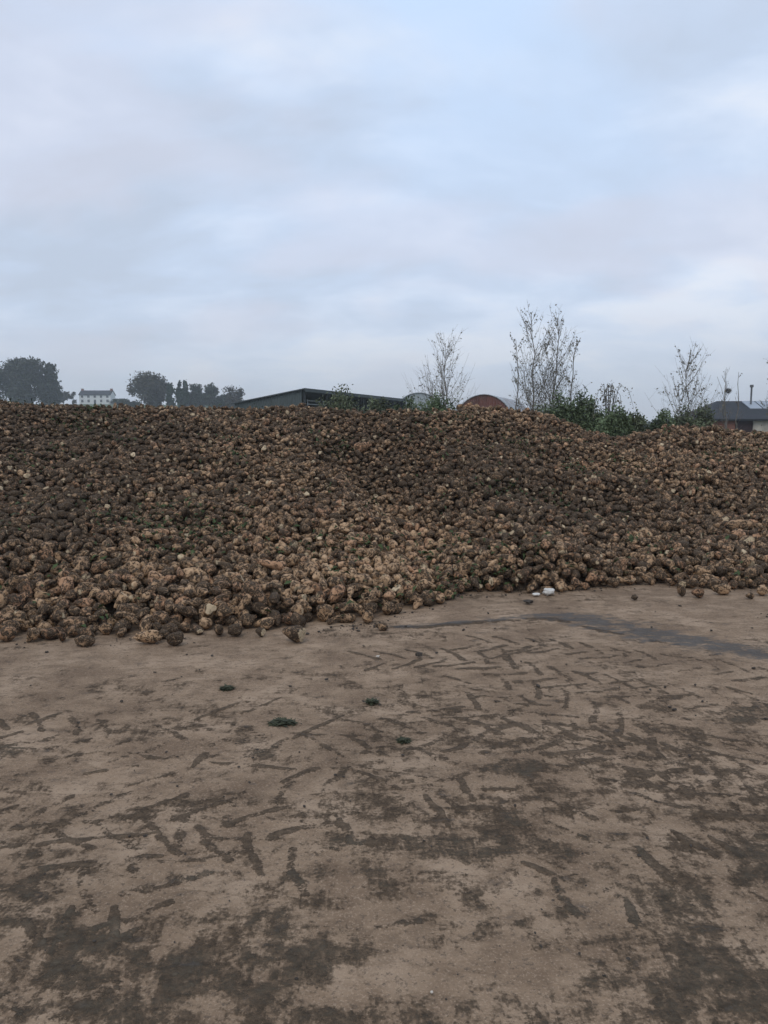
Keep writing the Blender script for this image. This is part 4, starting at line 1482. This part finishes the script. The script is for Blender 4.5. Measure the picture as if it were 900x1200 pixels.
nt.links.new(cmb.outputs[0], mp.inputs[0])
c1 = noise(nt, mp.outputs[0], 0.9, 5, 0.52, 0.5)
c2 = noise(nt, mp.outputs[0], 2.4, 5, 0.55, 0.3)
cl = math_(nt, 'ADD', math_(nt, 'MULTIPLY', c1, 1.05), math_(nt, 'SUBTRACT', math_(nt, 'MULTIPLY', c2, 0.75), 0.40))


def lump(px, py, width, amt):
    """a brighter or darker bank of cloud in that part of the sky"""
    d = ray(px, py); d = d / np.linalg.norm(d)
    n_ = N(nt, 'ShaderNodeVectorMath', operation='DISTANCE')
    nt.links.new(tc, n_.inputs[0]); n_.inputs[1].default_value = tuple(d)
    return math_(nt, 'MULTIPLY', mapr(nt, n_.outputs['Value'], width, 0.0), amt)


for a in ((330, 330, 0.36, 0.07), (430, 40, 0.5, 0.10), (650, 190, 0.33, -0.06), (180, 170, 0.22, -0.04), (560, 330, 0.2, 0.04), (250, 420, 0.3, -0.03), (830, 300, 0.25, 0.03)):
    cl = math_(nt, 'ADD', cl, lump(*a))
colr = ramp(nt, cl, [(0.32, (0.49, 0.56, 0.68)), (0.48, (0.54, 0.632, 0.785)), (0.60, (0.63, 0.715, 0.86)), (0.72, (0.74, 0.79, 0.885))])
pink = mapr(nt, noise(nt, mp.outputs[0], 1.3, 3, 0.5), 0.46, 0.62, 0, 0.4)
colr = mixc(nt, pink, colr, (0.66, 0.645, 0.73))
low_ = mapr(nt, sep.outputs[2], 0.0, 0.20, 0.75, 0.0)
colr = mixc(nt, low_, colr, (0.46, 0.495, 0.565))
gap = mapr(nt, noise(nt, mp.outputs[0], 1.05, 4, 0.5, 0.4), 0.40, 0.60, 0.15, 1.0)
blue = math_(nt, 'MULTIPLY', mapr(nt, sep.outputs[2], 0.14, 0.50, 0.0, 0.85), gap)
colr = mixc(nt, blue, colr, (0.555, 0.715, 0.955))
bg2 = N(nt, 'ShaderNodeBackground')
nt.links.new(colr, bg2.inputs['Color'])
bg2.inputs['Strength'].default_value = 1.2
mx = N(nt, 'ShaderNodeMixShader'); mx.inputs[0].default_value = 0.90
nt.links.new(bg1.outputs[0], mx.inputs[1]); nt.links.new(bg2.outputs[0], mx.inputs[2])
nt.links.new(mx.outputs[0], out.inputs[0])

sl = bpy.data.lights.new('sun', 'SUN')
sl.energy, sl.angle, sl.color = 1.0, R(28), (1.0, 0.93, 0.82)
so = bpy.data.objects.new('sun', sl)
COL.objects.link(so)
dv = Vector((math.sin(SUN_AZ) * math.cos(SUN_EL), math.cos(SUN_AZ) * math.cos(SUN_EL), math.sin(SUN_EL)))
so.rotation_euler = dv.to_track_quat('Z', 'Y').to_euler()
so.location = (0, -10, 30)

# ------------------------------------------------------------------ camera and render settings
cam = bpy.data.cameras.new('camera')
cam.sensor_fit = 'VERTICAL'
cam.sensor_height = 36.0
cam.lens = F / 1200 * 36.0
cam.clip_start, cam.clip_end = 0.05, 3000
co = bpy.data.objects.new('camera', cam)
COL.objects.link(co)
co.location = (0, 0, EYE)
co.rotation_euler = (math.pi / 2 - TH, 0, 0)
S.camera = co
S.view_settings.view_transform = 'Standard'
S.view_settings.look = 'None'
S.view_settings.exposure = 0.0
S.view_settings.gamma = 1.0
S.view_settings.use_curve_mapping = False
S.cycles.use_denoising = True
S.cycles.max_bounces = 6
S.cycles.volume_bounces = 1
S.cycles.volume_step_rate = 4
